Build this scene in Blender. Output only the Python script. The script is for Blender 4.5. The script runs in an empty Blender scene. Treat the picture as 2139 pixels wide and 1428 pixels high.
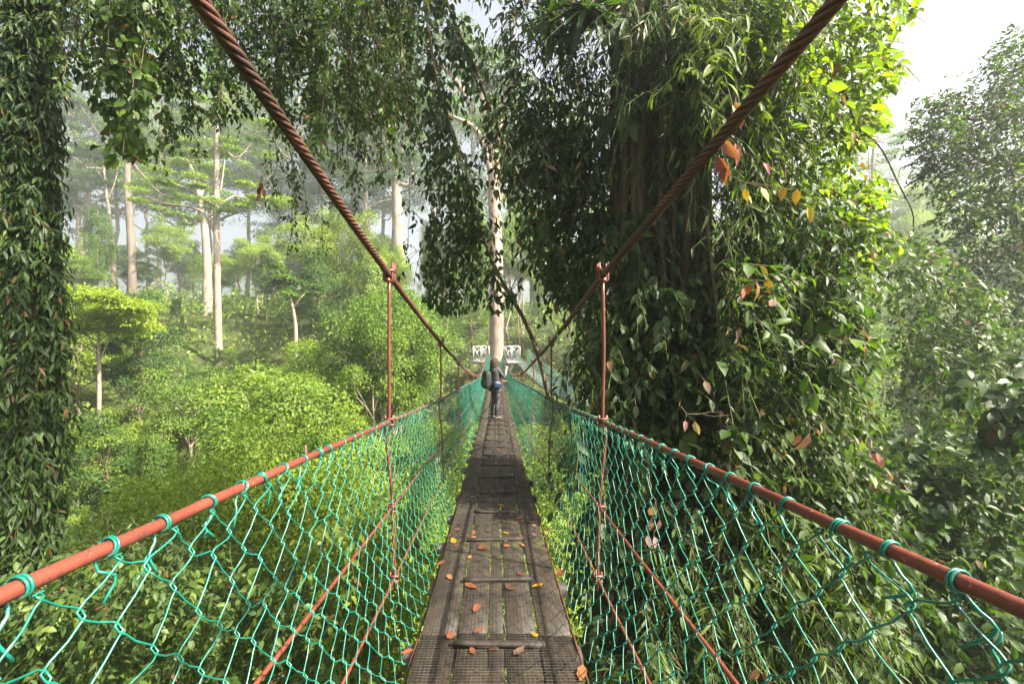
import bpy, math, random
import numpy as np

# ------------------------------------------------------------------ camera, sky, sun, exposure
scene = bpy.context.scene
COL = scene.collection
F, VX, VY, IW, IH = 951.0, 1036.0, 700.0, 2139.0, 1428.0      # lens and vanishing point read from the photograph
cam_data = bpy.data.cameras.new('camera')
cam_data.sensor_width = 36.0
cam_data.lens = F / IW * 36.0
cam_data.shift_x = (IW / 2 - VX) / IW
cam_data.shift_y = -(IH / 2 - VY) / IW
cam_data.clip_start, cam_data.clip_end = 0.05, 2000.0
cam = bpy.data.objects.new('camera', cam_data)
cam.rotation_euler = (math.radians(90), 0, 0)                   # looks along +Y, eye at the origin
COL.objects.link(cam)
scene.camera = cam

SUN_AZ, SUN_EL = math.radians(112), math.radians(45)             # clockwise from the bridge's direction
world = bpy.data.worlds.new('World')
scene.world = world
world.use_nodes = True
wn = world.node_tree.nodes
sky = wn.new('ShaderNodeTexSky')
sky.sky_type = 'NISHITA'
sky.sun_disc = False
sky.sun_elevation = SUN_EL
sky.sun_rotation = SUN_AZ
sky.dust_density = 8.0
sky.ozone_density = 0.6
hs = wn.new('ShaderNodeHueSaturation')                          # moist air: a paler sky
hs.inputs['Saturation'].default_value = 0.45
world.node_tree.links.new(sky.outputs[0], hs.inputs['Color'])
world.node_tree.links.new(hs.outputs[0], wn['Background'].inputs[0])
wn['Background'].inputs[1].default_value = 0.065
sun_data = bpy.data.lights.new('sun', 'SUN')
sun_data.energy = 5.0
sun_data.angle = math.radians(0.6)
sun_data.color = (1.0, 0.92, 0.76)
sun = bpy.data.objects.new('sun', sun_data)
sd = np.array([math.sin(SUN_AZ) * math.cos(SUN_EL), math.cos(SUN_AZ) * math.cos(SUN_EL), math.sin(SUN_EL)])
from mathutils import Vector
sun.rotation_euler = Vector(sd).to_track_quat('Z', 'Y').to_euler()
sun.location = (40, 0, 60)
COL.objects.link(sun)
scene.view_settings.view_transform = 'Standard'
scene.view_settings.look = 'None'
scene.view_settings.gamma = 1.0
scene.view_settings.exposure = 2.4
HAZE = 0.0016
cy = scene.cycles
cy.max_bounces, cy.diffuse_bounces, cy.glossy_bounces = 5, 2, 1
cy.transmission_bounces, cy.transparent_max_bounces, cy.volume_bounces = 4, 8, 1
cy.caustics_reflective = cy.caustics_refractive = False

R = np.random.default_rng(7)
random.seed(7)


def P(px, py, d):
    """A point of the photograph at depth d metres ahead."""
    return np.array([(px - VX) / F * d, d, (VY - py) / F * d])


def sm(a, b, t):
    t = np.clip((t - a) / (b - a), 0, 1)
    return t * t * (3 - 2 * t)


# ------------------------------------------------------------------ materials
def ramp(nt, fac, stops):
    r = nt.nodes.new('ShaderNodeValToRGB')
    e = r.color_ramp.elements
    while len(e) < len(stops):
        e.new(0.5)
    for k, (p, c) in enumerate(stops):
        e[k].position = p
        e[k].color = (*c, 1)
    nt.links.new(fac, r.inputs[0])
    return r.outputs[0]


def noise(nt, scale, detail=4, rough=0.55, vec=None, dim='3D'):
    n = nt.nodes.new('ShaderNodeTexNoise')
    n.inputs['Scale'].default_value = scale
    n.inputs['Detail'].default_value = detail
    n.inputs['Roughness'].default_value = rough
    if vec is not None:
        nt.links.new(vec, n.inputs['Vector'])
    return n.outputs[0]


def mix(nt, fac, a, b, mode='MIX'):
    m = nt.nodes.new('ShaderNodeMix')
    m.data_type, m.blend_type = 'RGBA', mode
    for sock, v in ((m.inputs['Factor'], fac), (m.inputs['A'], a), (m.inputs['B'], b)):
        if isinstance(v, (int, float)):
            sock.default_value = v
        elif isinstance(v, tuple):
            sock.default_value = (*v, 1)
        else:
            nt.links.new(v, sock)
    return m.outputs['Result']


def new_mat(name, rough=0.6, spec=0.3):
    m = bpy.data.materials.new(name)
    m.use_nodes = True
    b = m.node_tree.nodes['Principled BSDF']
    b.inputs['Roughness'].default_value = rough
    b.inputs['Specular IOR Level'].default_value = spec
    return m, m.node_tree, b


def bump(nt, b, h, strength, dist=0.01):
    n = nt.nodes.new('ShaderNodeBump')
    n.inputs['Strength'].default_value = strength
    n.inputs['Distance'].default_value = dist
    nt.links.new(h, n.inputs['Height'])
    nt.links.new(n.outputs[0], b.inputs['Normal'])


def coords(nt, kind='Object', scale=(1, 1, 1)):
    t = nt.nodes.new('ShaderNodeTexCoord')
    m = nt.nodes.new('ShaderNodeMapping')
    m.inputs['Scale'].default_value = scale
    nt.links.new(t.outputs[kind], m.inputs['Vector'])
    return m.outputs[0]


def leaf_mat(name, c0, c1, c2, trans=0.4, rough=0.5, spec=0.28, tcol=1.0, objvar=0.0, dead=False):
    """c0..c2: the species' leaf colours, old to young; light passes through the blade."""
    m, nt, b = new_mat(name, rough, spec)
    a = nt.nodes.new('ShaderNodeAttribute')
    a.attribute_name = 'rnd'
    f = a.outputs['Fac']
    if objvar:
        oi = nt.nodes.new('ShaderNodeObjectInfo')
        ad = nt.nodes.new('ShaderNodeMath')
        ad.operation = 'MULTIPLY_ADD'
        nt.links.new(oi.outputs['Random'], ad.inputs[0])
        ad.inputs[1].default_value = objvar
        nt.links.new(f, ad.inputs[2])
        ad2 = nt.nodes.new('ShaderNodeMath')
        ad2.operation = 'SUBTRACT'
        nt.links.new(ad.outputs[0], ad2.inputs[0])
        ad2.inputs[1].default_value = objvar / 2
        f = ad2.outputs[0]
    stops = [(0.0, c0), (0.55, c1), (1.0, c2)]
    if dead:                                                    # a few withered and yellowing leaves
        stops = [(0.0, (.10, .055, .022)), (0.010, (.085, .060, .020)), (0.018, c0), (0.55, c1), (.93, c2), (1.0, tuple(1.3 * q for q in c2))]
    col = ramp(nt, f, stops)
    nt.links.new(col, b.inputs['Base Color'])
    tr = nt.nodes.new('ShaderNodeBsdfTranslucent')
    tc = mix(nt, 1.0, col, (1.3 * tcol, 1.5 * tcol, 0.40 * tcol), 'MULTIPLY')
    nt.links.new(tc, tr.inputs[0])
    ms = nt.nodes.new('ShaderNodeMixShader')
    ms.inputs[0].default_value = trans
    nt.links.new(b.outputs[0], ms.inputs[1])
    nt.links.new(tr.outputs[0], ms.inputs[2])
    nt.links.new(ms.outputs[0], nt.nodes['Material Output'].inputs['Surface'])
    return m


M = {}
M['leaf_dark'] = leaf_mat('leaf_dark', (.013, .030, .007), (.024, .052, .010), (.060, .102, .017), dead=True)
M['leaf_mid'] = leaf_mat('leaf_mid', (.024, .050, .010), (.050, .090, .016), (.115, .160, .026), dead=True)
M['leaf_light'] = leaf_mat('leaf_light', (.060, .100, .010), (.112, .160, .015), (.195, .235, .024), dead=True, trans=.55)
M['leaf_hill'] = leaf_mat('leaf_hill', (.045, .090, .016), (.110, .175, .030), (.215, .275, .050), objvar=1.0, rough=.6, spec=.2)
M['leaf_hill_dark'] = leaf_mat('leaf_hill_dark', (.026, .058, .016), (.055, .105, .026), (.105, .165, .040), objvar=.6, rough=.6, spec=.2)
M['leaf_hill_yellow'] = leaf_mat('leaf_hill_yellow', (.072, .122, .016), (.140, .200, .022), (.24, .295, .038), objvar=.6, rough=.6, spec=.2)
M['leaf_red'] = leaf_mat('leaf_red', (.17, .040, .028), (.26, .088, .064), (.34, .18, .15), rough=.5, tcol=.7)
M['leaf_pink'] = leaf_mat('leaf_pink', (.22, .10, .088), (.29, .17, .15), (.34, .24, .21), rough=.5, tcol=.6)
M['leaf_yellow'] = leaf_mat('leaf_yellow', (.26, .125, .008), (.34, .22, .016), (.40, .32, .06), rough=.5, tcol=.7)
M['leaf_brown'] = leaf_mat('leaf_brown', (.060, .020, .010), (.15, .052, .022), (.26, .12, .05), trans=.12, rough=.6)
M['leaf_litter'] = leaf_mat('leaf_litter', (.022, .011, .008), (.050, .024, .015), (.12, .085, .06), trans=.05, rough=.6)

m, nt, b = new_mat('red_paint', .42, .4)
v = coords(nt)
base = ramp(nt, noise(nt, 3, 5, .6, v), [(.3, (.085, .022, .014)), (.7, (.150, .036, .022))])
rust = ramp(nt, noise(nt, 30, 8, .8, v), [(.52, (0, 0, 0)), (.62, (1, 1, 1))])
chip = ramp(nt, noise(nt, 55, 6, .75, v), [(.63, (0, 0, 0)), (.68, (1, 1, 1))])
nt.links.new(mix(nt, chip, mix(nt, rust, base, (.060, .026, .018)), (.24, .13, .10)), b.inputs['Base Color'])
bump(nt, b, noise(nt, 60, 4, .6, v), .35, .004)
M['red_paint'] = m
m, nt, b = new_mat('cable_paint', .55, .35)
v = coords(nt)
base = ramp(nt, noise(nt, 2.2, 6, .7, v), [(.35, (.036, .020, .015)), (.55, (.085, .032, .021)), (.75, (.060, .036, .027))])
nt.links.new(base, b.inputs['Base Color'])
bump(nt, b, noise(nt, 90, 4, .6, v), .4, .003)
M['cable_paint'] = m
m, nt, b = new_mat('green_coating', .33, .5)
v = coords(nt)
base = ramp(nt, noise(nt, 9, 4, .6, v), [(.3, (.004, .080, .054)), (.7, (.009, .155, .110))])
worn = ramp(nt, noise(nt, 30, 3, .6, v), [(.60, (0, 0, 0)), (.74, (1, 1, 1))])
nt.links.new(mix(nt, worn, base, (.12, .17, .14)), b.inputs['Base Color'])
M['green_coating'] = m


def wood(name, c0, c1, moss=0.0, grain=(60, 3, 60)):
    m, nt, b = new_mat(name, .62, .35)
    v = coords(nt, 'Object', grain)
    vo = coords(nt)
    g = noise(nt, 1.0, 6, .65, v)
    oi = nt.nodes.new('ShaderNodeObjectInfo')
    col = ramp(nt, g, [(.28, c0), (.72, c1)])
    col = mix(nt, mix(nt, 1.0, (0.35,) * 3, oi.outputs['Random'], 'MULTIPLY'), col, (.034, .024, .017))
    st = ramp(nt, noise(nt, 3.2, 6, .7, vo), [(.42, (0, 0, 0)), (.62, (1, 1, 1))])
    col = mix(nt, st, col, tuple(x * .42 for x in c0))
    sp = ramp(nt, noise(nt, 75, 2, .5, vo), [(.70, (0, 0, 0)), (.76, (1, 1, 1))])
    col = mix(nt, sp, col, (.09, .085, .07))
    if moss:
        ms = ramp(nt, noise(nt, 2.1, 5, .7, vo), [(.56, (0, 0, 0)), (.70, (1, 1, 1))])
        col = mix(nt, mix(nt, 1.0, (moss,) * 3, ms, 'MULTIPLY'), col, (.075, .085, .014))
    nt.links.new(col, b.inputs['Base Color'])
    rr = ramp(nt, noise(nt, 4, 4, .6, vo), [(.35, (.5,) * 3), (.7, (.8,) * 3)])
    nt.links.new(rr, b.inputs['Roughness'])
    bump(nt, b, g, .5, .006)
    return m


M['plank'] = wood('plank_wood', (.020, .0135, .009), (.052, .037, .026), .85)
M['cleat'] = wood('cleat_wood', (.016, .012, .010), (.046, .036, .029), .15, (3, 60, 60))
M['beam'] = wood('beam_wood', (.055, .048, .041), (.14, .12, .10), .5, (3, 60, 60))
M['white_wood'] = wood('white_wood', (.42, .40, .38), (.66, .64, .61), .05, (20, 20, 20))
m, nt, b = new_mat('steel_wire', .5, .4)
nt.links.new(ramp(nt, noise(nt, 14, 3), [(.35, (.040, .034, .028)), (.7, (.12, .105, .085))]), b.inputs['Base Color'])
b.inputs['Metallic'].default_value = .3
M['wire'] = m


def bark(name, c0, c1, sc=(4, 4, .8), moss=0.0):
    m, nt, b = new_mat(name, .85, .15)
    v = coords(nt, 'Object', sc)
    vo = coords(nt)
    g = noise(nt, 1.0, 7, .65, v)
    col = ramp(nt, g, [(.3, c0), (.7, c1)])
    pt = ramp(nt, noise(nt, .55, 5, .65, vo), [(.45, (0, 0, 0)), (.66, (1, 1, 1))])
    col = mix(nt, mix(nt, 1.0, (.55,) * 3, pt, 'MULTIPLY'), col, tuple(x * .55 for x in c0))
    if moss:
        ms = ramp(nt, noise(nt, 1.6, 5, .7, vo), [(.5, (0, 0, 0)), (.62, (1, 1, 1))])
        col = mix(nt, mix(nt, 1.0, (moss,) * 3, ms, 'MULTIPLY'), col, (.045, .060, .018))
    nt.links.new(col, b.inputs['Base Color'])
    bump(nt, b, g, .45, .03)
    return m


M['bark_pale'] = bark('bark_pale', (.17, .135, .105), (.33, .275, .22))
M['bark_pink'] = bark('bark_pink', (.20, .135, .105), (.37, .30, .25), (3, 3, .6))
M['bark_grey'] = bark('bark_grey', (.085, .066, .054), (.19, .155, .13), (3, 3, .7))
M['bark_brown'] = bark('bark_brown', (.075, .050, .034), (.17, .12, .085), (9, 9, 2), .6)
M['bark_dark'] = bark('bark_dark', (.030, .022, .016), (.075, .055, .040), (9, 9, 1.5), .5)
M['stem'] = bark('vine_stem', (.055, .042, .026), (.14, .115, .070), (20, 20, 6), .3)
M['twig'] = bark('green_twig', (.045, .050, .018), (.090, .095, .035), (30, 30, 30))
m, nt, b = new_mat('forest_soil', .95, .1)
g = noise(nt, .7, 6, .65, coords(nt))
nt.links.new(ramp(nt, g, [(.3, (.022, .026, .010)), (.55, (.040, .052, .016)), (.75, (.055, .045, .026))]), b.inputs['Base Color'])
bump(nt, b, g, .8, .2)
M['soil'] = m


def plain(name, c0, c1, rough=.8, scale=25, spec=.25):
    m, nt, b = new_mat(name, rough, spec)
    g = noise(nt, scale, 5, .6, coords(nt))
    nt.links.new(ramp(nt, g, [(.3, c0), (.7, c1)]), b.inputs['Base Color'])
    bump(nt, b, g, .3, .01)
    return m


# ------------------------------------------------------------------ mesh helpers
def empty(name, loc=(0, 0, 0), label=None, cat=None, group=None):
    o = bpy.data.objects.new(name, None)
    o.empty_display_size = .2
    o.location = loc
    COL.objects.link(o)
    tag(o, label, cat, group)
    return o


def tag(o, label=None, cat=None, group=None, kind=None):
    for k, v in (('label', label), ('category', cat), ('group', group), ('kind', kind)):
        if v:
            o[k] = v
    return o


def put(name, me, parent=None, loc=None, kind=None):
    o = bpy.data.objects.new(name, me)
    COL.objects.link(o)
    if parent is not None:
        o.parent = parent
    if loc is not None:
        o.location = loc
    if kind:
        o['kind'] = kind
    return o


def raw_mesh(name, V, loops, sizes, mat, smooth=False, rnd=None, midx=None, mats=None):
    me = bpy.data.meshes.new(name)
    V = np.ascontiguousarray(V, dtype=np.float32)
    loops = np.ascontiguousarray(loops, dtype=np.int32)
    sizes = np.ascontiguousarray(sizes, dtype=np.int32)
    me.vertices.add(len(V))
    me.vertices.foreach_set('co', V.ravel())
    me.loops.add(len(loops))
    me.loops.foreach_set('vertex_index', loops)
    me.polygons.add(len(sizes))
    st = np.concatenate(([0], np.cumsum(sizes)[:-1])).astype(np.int32)
    me.polygons.foreach_set('loop_start', st)
    try:
        me.polygons.foreach_set('loop_total', sizes)
    except Exception:
        pass
    if smooth:
        me.polygons.foreach_set('use_smooth', np.ones(len(sizes), dtype=bool))
    for mm in (mats or [mat]):
        me.materials.append(mm)
    if midx is not None:
        me.polygons.foreach_set('material_index', np.ascontiguousarray(midx, dtype=np.int32))
    if rnd is not None:
        at = me.attributes.new('rnd', 'FLOAT', 'POINT')
        at.data.foreach_set('value', np.ascontiguousarray(rnd, dtype=np.float32))
    me.update(calc_edges=True)
    me.validate()
    return me


class MB:
    """Collects tubes, boxes and loose polygons; build() links them as one mesh object."""

    def __init__(self):
        self.V, self.L, self.S, self.n = [], [], [], 0

    def add(self, V, faces):
        V = np.asarray(V, dtype=float)
        self.V.append(V)
        for f in faces:
            self.L.append(np.asarray(f) + self.n)
            self.S.append(np.array([len(f)]))
        self.n += len(V)

    def add_grid(self, V, quads):
        self.V.append(np.asarray(V, dtype=float))
        q = np.asarray(quads) + self.n
        self.L.append(q.ravel())
        self.S.append(np.full(len(q), 4))
        self.n += len(V)

    def tube(self, path, r, sides=6, cap=True, rough=0.0):
        p = np.asarray(path, dtype=float)
        n = len(p)
        r = np.broadcast_to(np.asarray(r, dtype=float), (n,)).copy()
        t = np.gradient(p, axis=0)
        t /= np.linalg.norm(t, axis=1)[:, None] + 1e-9
        u = np.empty_like(t)
        ref = np.array([0, 0, 1.0]) if abs(t[0, 2]) < .9 else np.array([1.0, 0, 0])
        for k in range(n):
            a = ref - t[k] * np.dot(ref, t[k])
            a /= np.linalg.norm(a) + 1e-9
            u[k] = a
            ref = a
        w = np.cross(t, u)
        ang = np.linspace(0, 2 * math.pi, sides, endpoint=False)
        rr = r[:, None] * (1 + (R.uniform(-rough, rough, (n, sides)) if rough else 0))
        V = p[:, None, :] + rr[..., None] * (np.cos(ang)[None, :, None] * u[:, None, :] + np.sin(ang)[None, :, None] * w[:, None, :])
        i = np.arange(n - 1)[:, None] * sides
        j = np.arange(sides)[None, :]
        j2 = (j + 1) % sides
        q = np.stack([i + j, i + j2, i + sides + j2, i + sides + j], -1).reshape(-1, 4)
        base = self.n
        self.add_grid(V.reshape(-1, 3), q)
        if cap:
            self.L.append(base + np.arange(sides)[::-1])
            self.L.append(base + (n - 1) * sides + np.arange(sides))
            self.S.append(np.array([sides, sides]))
        return self

    def box(self, c, half, ax=None, bev=0.0):
        c, h = np.asarray(c, float), np.asarray(half, float)
        A = np.eye(3) if ax is None else np.asarray(ax, float)
        if bev <= 0:
            s = np.array([[x, y, z] for x in (-1, 1) for y in (-1, 1) for z in (-1, 1)], float) * h
            self.add(c + s @ A, [(0, 1, 3, 2), (4, 6, 7, 5), (0, 4, 5, 1), (2, 3, 7, 6), (0, 2, 6, 4), (1, 5, 7, 3)])
            return self
        # upper edges chamfered
        b = bev
        prof = [(-h[0], -h[2]), (h[0], -h[2]), (h[0], h[2] - b), (h[0] - b, h[2]), (-h[0] + b, h[2]), (-h[0], h[2] - b)]
        V = [(x, y, z) for y in (-h[1], h[1]) for x, z in prof]
        fs = [(5, 4, 3, 2, 1, 0), (6, 7, 8, 9, 10, 11)] + [(k, (k + 1) % 6, 6 + (k + 1) % 6, 6 + k) for k in range(6)]
        self.add(c + np.asarray(V) @ A, fs)
        return self

    def mesh(self, name, mat, smooth=False):
        return raw_mesh(name, np.concatenate(self.V), np.concatenate(self.L), np.concatenate(self.S), mat, smooth)

    def build(self, name, mat, parent=None, smooth=False, kind=None, loc=None):
        return put(name, self.mesh(name, mat, smooth), parent, loc, kind)


def unit(v):
    v = np.asarray(v, float)
    return v / (np.linalg.norm(v, axis=-1, keepdims=True) + 1e-9)


def spline(pts, n):
    """Catmull-Rom through the points."""
    p = np.asarray(pts, float)
    p = np.vstack([2 * p[0] - p[1], p, 2 * p[-1] - p[-2]])
    t = np.linspace(0, len(p) - 3 - 1e-6, n)
    k = t.astype(int)
    f = (t - k)[:, None]
    a, b_, c, d = p[k], p[k + 1], p[k + 2], p[k + 3]
    return .5 * (2 * b_ + (c - a) * f + (2 * a - 5 * b_ + 4 * c - d) * f ** 2 + (3 * b_ - a - 3 * c + d) * f ** 3)


def interp(xs, ys):
    pts = spline(np.stack([xs, ys], 1), 400)
    return lambda t: np.interp(t, pts[:, 0], pts[:, 1])


# leaf blades: unit length along +Y, +Z is the upper face
def leaf_t(kind):
    if kind == 'quad':      # far crowns
        return np.array([(0, 0, 0), (.27, .45, .05), (0, 1, -.10), (-.27, .45, .05)]), [(0, 1, 2, 3)]
    prof = {'ovate': [(0, .02), (.24, .215), (.60, .205), (1, .0)],
            'lance': [(0, .015), (.27, .12), (.62, .115), (1, .0)],
            'broad': [(0, .03), (.20, .31), (.58, .31), (1, .0)],
            'small': [(0, .02), (.42, .24), (1, .0)],
            'narrow': [(0, .01), (.3, .055), (.65, .045), (1, .0)],
            'strap': [(0, .02), (.2, .06), (.45, .085), (.7, .08), (.88, .05), (1, .0)],
            'round': [(0, .05), (.15, .33), (.45, .45), (.78, .32), (1, .04)]}[kind]
    curl = {'ovate': .20, 'lance': .22, 'broad': .16, 'narrow': .30, 'strap': .38, 'round': .12, 'small': .18}[kind]
    V, fs = [], []
    for y, w in prof:
        z = -curl * y * y
        V += [(-w, y, z + w * .34), (0, y, z), (w, y, z + w * .34)]
    for k in range(len(prof) - 1):
        a, c = 3 * k, 3 * k + 3
        if k == len(prof) - 2:
            fs += [(a, a + 1, c + 1), (a + 1, a + 2, c + 1)]
        else:
            fs += [(a, a + 1, c + 1, c), (a + 1, a + 2, c + 2, c + 1)]
    return np.array(V, float), fs


LT = {k: leaf_t(k) for k in ('quad', 'ovate', 'lance', 'broad', 'narrow', 'strap', 'round', 'small')}


def leaves_arrays(kind, pos, axis, nrm, size, rnd=None):
    V0, F0 = LT[kind]
    pos, size = np.asarray(pos, float), np.asarray(size, float)
    N = len(pos)
    a = unit(axis)
    n = nrm - a * np.sum(nrm * a, 1, keepdims=True)
    n = unit(n)
    s = np.cross(a, n)
    wv = R.uniform(.8, 1.2, N)[:, None, None]
    cv = R.uniform(.2, 1.9, N)[:, None, None]
    V = pos[:, None] + size[:, None, None] * (V0[None, :, 0:1] * wv * s[:, None] + V0[None, :, 1:2] * a[:, None] + V0[None, :, 2:3] * cv * n[:, None])
    k = len(V0)
    fl = np.concatenate([np.asarray(f) for f in F0])
    L = (np.arange(N)[:, None] * k + fl[None]).ravel()
    S = np.tile([len(f) for f in F0], N)
    if rnd is None:
        rnd = np.clip(R.normal(.42, .22, N), 0, 1)
    return V.reshape(-1, 3), L, S, np.repeat(rnd, k)


def leaves_mesh(name, mat, *parts):
    Vs, Ls, Ss, Rs, off = [], [], [], [], 0
    for V, L, S, rr in parts:
        Vs.append(V); Ls.append(L + off); Ss.append(S); Rs.append(rr)
        off += len(V)
    return raw_mesh(name, np.concatenate(Vs), np.concatenate(Ls), np.concatenate(Ss), mat, True, np.concatenate(Rs))


def rand_dirs(n):
    return unit(R.normal(size=(n, 3)))


def fbm(p, s=1.0, seed=0):
    """Cheap smooth 3-D variation in about -1..1."""
    p = np.asarray(p, float) * s
    q = np.zeros(len(p))
    rr = np.random.default_rng(100 + seed)
    for k in range(5):
        d = rr.normal(size=3) * (1.0 + .6 * k)
        q += np.sin(p @ d + rr.uniform(0, 6)) / (1 + .5 * k)
    return q / 2.2



# ------------------------------------------------------------------ ground and haze
def T(x, y):
    """Ground height below the eye."""
    x, y = np.asarray(x, float), np.asarray(y, float)
    z = -10.5 + 11.5 * sm(20, 62, y) + 7 * sm(60, 130, y)
    z = z - 2.5 * np.exp(-((x - 2) / 9.0) ** 2) * (1 - sm(20, 45, y))
    z = z + 2.0 * sm(-8, -40, x) + 3.0 * sm(25, 70, x)
    return z + .8 * np.sin(x * .23 + 1) * np.cos(y * .19) + .5 * np.sin(x * .61 + y * .47)


nx, ny = 121, 121
gx = np.sinh(np.linspace(-3.2, 3.2, nx)) / math.sinh(3.2) * 420
gy = np.concatenate([np.linspace(-420, -30, 20, endpoint=False), np.linspace(-30, 130, 80, endpoint=False), np.linspace(130, 420, 21)])
X, Y = np.meshgrid(gx, gy)
V = np.stack([X, Y, T(X, Y)], -1).reshape(-1, 3)
i, j = np.meshgrid(np.arange(ny - 1), np.arange(nx - 1), indexing='ij')
q = np.stack([i * nx + j, i * nx + j + 1, (i + 1) * nx + j + 1, (i + 1) * nx + j], -1).reshape(-1, 4)
mb = MB()
mb.add_grid(V, q)
tag(mb.build('ground', M['soil'], smooth=True), kind='structure')

hm = bpy.data.materials.new('haze_air')
hm.use_nodes = True
hn = hm.node_tree
hn.nodes.remove(hn.nodes['Principled BSDF'])
pv = hn.nodes.new('ShaderNodeVolumePrincipled')
pv.inputs['Color'].default_value = (.90, .94, .99, 1)
pv.inputs['Density'].default_value = HAZE
pv.inputs['Anisotropy'].default_value = 0.55
hn.links.new(pv.outputs[0], hn.nodes['Material Output'].inputs['Volume'])
mb = MB()
mb.box((0, 0, 24.5), (425, 425, 43.5))
tag(mb.build('haze', hm), 'thin white morning mist filling the valley and the forest', 'mist', kind='stuff')

# ------------------------------------------------------------------ the suspension bridge
def deck_z(y):
    return -(1.57 + .0657 * (y - 2) - .0017 * (y - 2) * (y - 12.2))


END = 40.0
rail_f = interp([-4, -1.5, .67, 3.15, 6.07, 9, 11.9, 14.8, 20, 25, 30, 35, 40.2],
                [-.06, -.22, -.385, -.596, -.86, -1.06, -1.28, -1.50, -1.86, -1.98, -1.86, -1.50, -1.18])
cable_f = interp([-4, -1.5, 1.124, 3.15, 6.07, 9, 11.9, 14.8, 20, 25, 30, 35, 41],
                 [2.0, 1.40, .83, .414, -.10, -.54, -.96, -1.30, -1.76, -1.84, -1.60, -.90, 1.3])
NARROW = lambda y: .735 - .10 * sm(24, 40, y)
SPREAD = lambda y, sx: sx * NARROW(y) + (.054 * np.clip(3.15 - y, 0, 9) if sx > 0 else 0)     # the sunny-side cable runs out to a wider anchor

bridge = empty('suspension_bridge', (0, 0, 0), 'long hanging walkway of dark planks with green wire sides and red cables', 'bridge')


def axes_at(y):
    s = (deck_z(y + .05) - deck_z(y - .05)) / .1
    t = unit(np.array([0, 1, s]))
    u = np.array([1.0, 0, 0])
    return np.stack([u, t, np.cross(u, t)])


# planks: five rows, butt joints every 2.92 m
rows = [(-.403, -.214), (-.203, -.042), (-.034, .042), (.054, .216), (.227, .399)]
PL, y0 = 2.92, 2.45 - 2.92 * 2
plank_cache = {}
for ri, (xa, xb) in enumerate(rows):
    k = 0
    y = y0 + (.0 if ri in (0, 4) else .02)
    while y < END:
        ln = min(PL, END - y) - .008
        yc = y + ln / 2
        key = (ri, round(ln, 2), k % 3)
        if key not in plank_cache:
            # subdivided, slightly wavy board
            n = 8
            w = (xb - xa) / 2
            ys = np.linspace(-ln / 2, ln / 2, n)
            V = []
            for yy in ys:
                e1, e2, e3 = R.normal(0, .0022, 3)
                for (px_, pz_) in ((-w, -.017), (w, -.017), (w, .012), (w - .006, .018), (-w + .006, .018), (-w, .012)):
                    V.append((px_ + (e1 if px_ < 0 else e2), yy, pz_ + e3 * .6))
            mb = MB()
            qq = [(a * 6 + c, a * 6 + (c + 1) % 6, (a + 1) * 6 + (c + 1) % 6, (a + 1) * 6 + c) for a in range(n - 1) for c in range(6)]
            mb.add_grid(V, qq)
            mb.L += [np.arange(6)[::-1], (n - 1) * 6 + np.arange(6)]
            mb.S.append(np.array([6, 6]))
            plank_cache[key] = mb.mesh('plank', M['plank'])
        o = put('plank', plank_cache[key], bridge, ((xa + xb) / 2 + R.normal(0, .003), yc, deck_z(yc) - .018 + R.normal(0, .0015)))
        s = (deck_z(y + ln) - deck_z(y)) / ln
        o.rotation_euler = (math.atan(s), R.normal(0, .006), R.normal(0, .0016))
        y += PL
        k += 1

cl_meshes, bm_meshes = [], []
for k in range(4):
    mb = MB()
    n = 7
    V = []
    for xx in np.linspace(-.235, .235, n):
        dz, dy = R.normal(0, .0014, 2)
        V += [(xx, -.019 + dy, 0), (xx, .019 + dy, 0), (xx, .018 + dy, .020 + dz), (xx, .013 + dy, .025 + dz), (xx, -.013 + dy, .025 + dz), (xx, -.018 + dy, .020 + dz)]
    mb.add_grid(V, [(a * 6 + c, (a + 1) * 6 + c, (a + 1) * 6 + (c + 1) % 6, a * 6 + (c + 1) % 6) for a in range(n - 1) for c in range(6)])
    mb.L += [np.arange(6), (n - 1) * 6 + np.arange(6)[::-1]]
    mb.S.append(np.array([6, 6]))
    cl_meshes.append(mb.mesh('cleat', M['cleat']))
    mb = MB().box((R.normal(0, .02), 0, 0), (.47, .045, .03), bev=.008)
    bm_meshes.append(mb.mesh('crossbeam', M['beam']))
yk, k = 2.34 - .73 * 5, 0
while yk < END - .3:
    o = put('cleat', cl_meshes[k % 4], bridge, (.012 + R.normal(0, .012), yk, deck_z(yk) + .0005))
    o.rotation_euler = (math.atan(deck_z(yk + .5) - deck_z(yk - .5)), R.normal(0, .01), R.normal(0, .035))
    o = put('crossbeam', bm_meshes[k % 4], bridge, (R.normal(0, .015), yk + .06, deck_z(yk + .06) - .086))
    o.rotation_euler = (0, 0, R.normal(0, .02))
    yk += .73
    k += 1

# fine wire grid stapled over the planks
mb = MB()
for xx in np.arange(-.40, .401, .0205):
    ys = np.arange(.3, 9.5, .25)
    mb.tube(np.stack([np.full(len(ys), xx) + R.normal(0, .0012, len(ys)), ys, deck_z(ys) + .0035 + np.abs(R.normal(0, .0012, len(ys)))], 1), .0009, 3, False)
for yy in np.arange(1.4, 9.5, .0205):
    xs = np.linspace(-.40, .40, 7)
    yj = yy + .003 * np.sin(yy * 3)
    mb.tube(np.stack([xs, yj + R.normal(0, .001, 7), deck_z(np.full(7, yj)) + .0045 + np.abs(R.normal(0, .001, 7))], 1), .0009, 3, False)
mb.build('wire_grid', M['wire'], bridge, kind='stuff')

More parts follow.
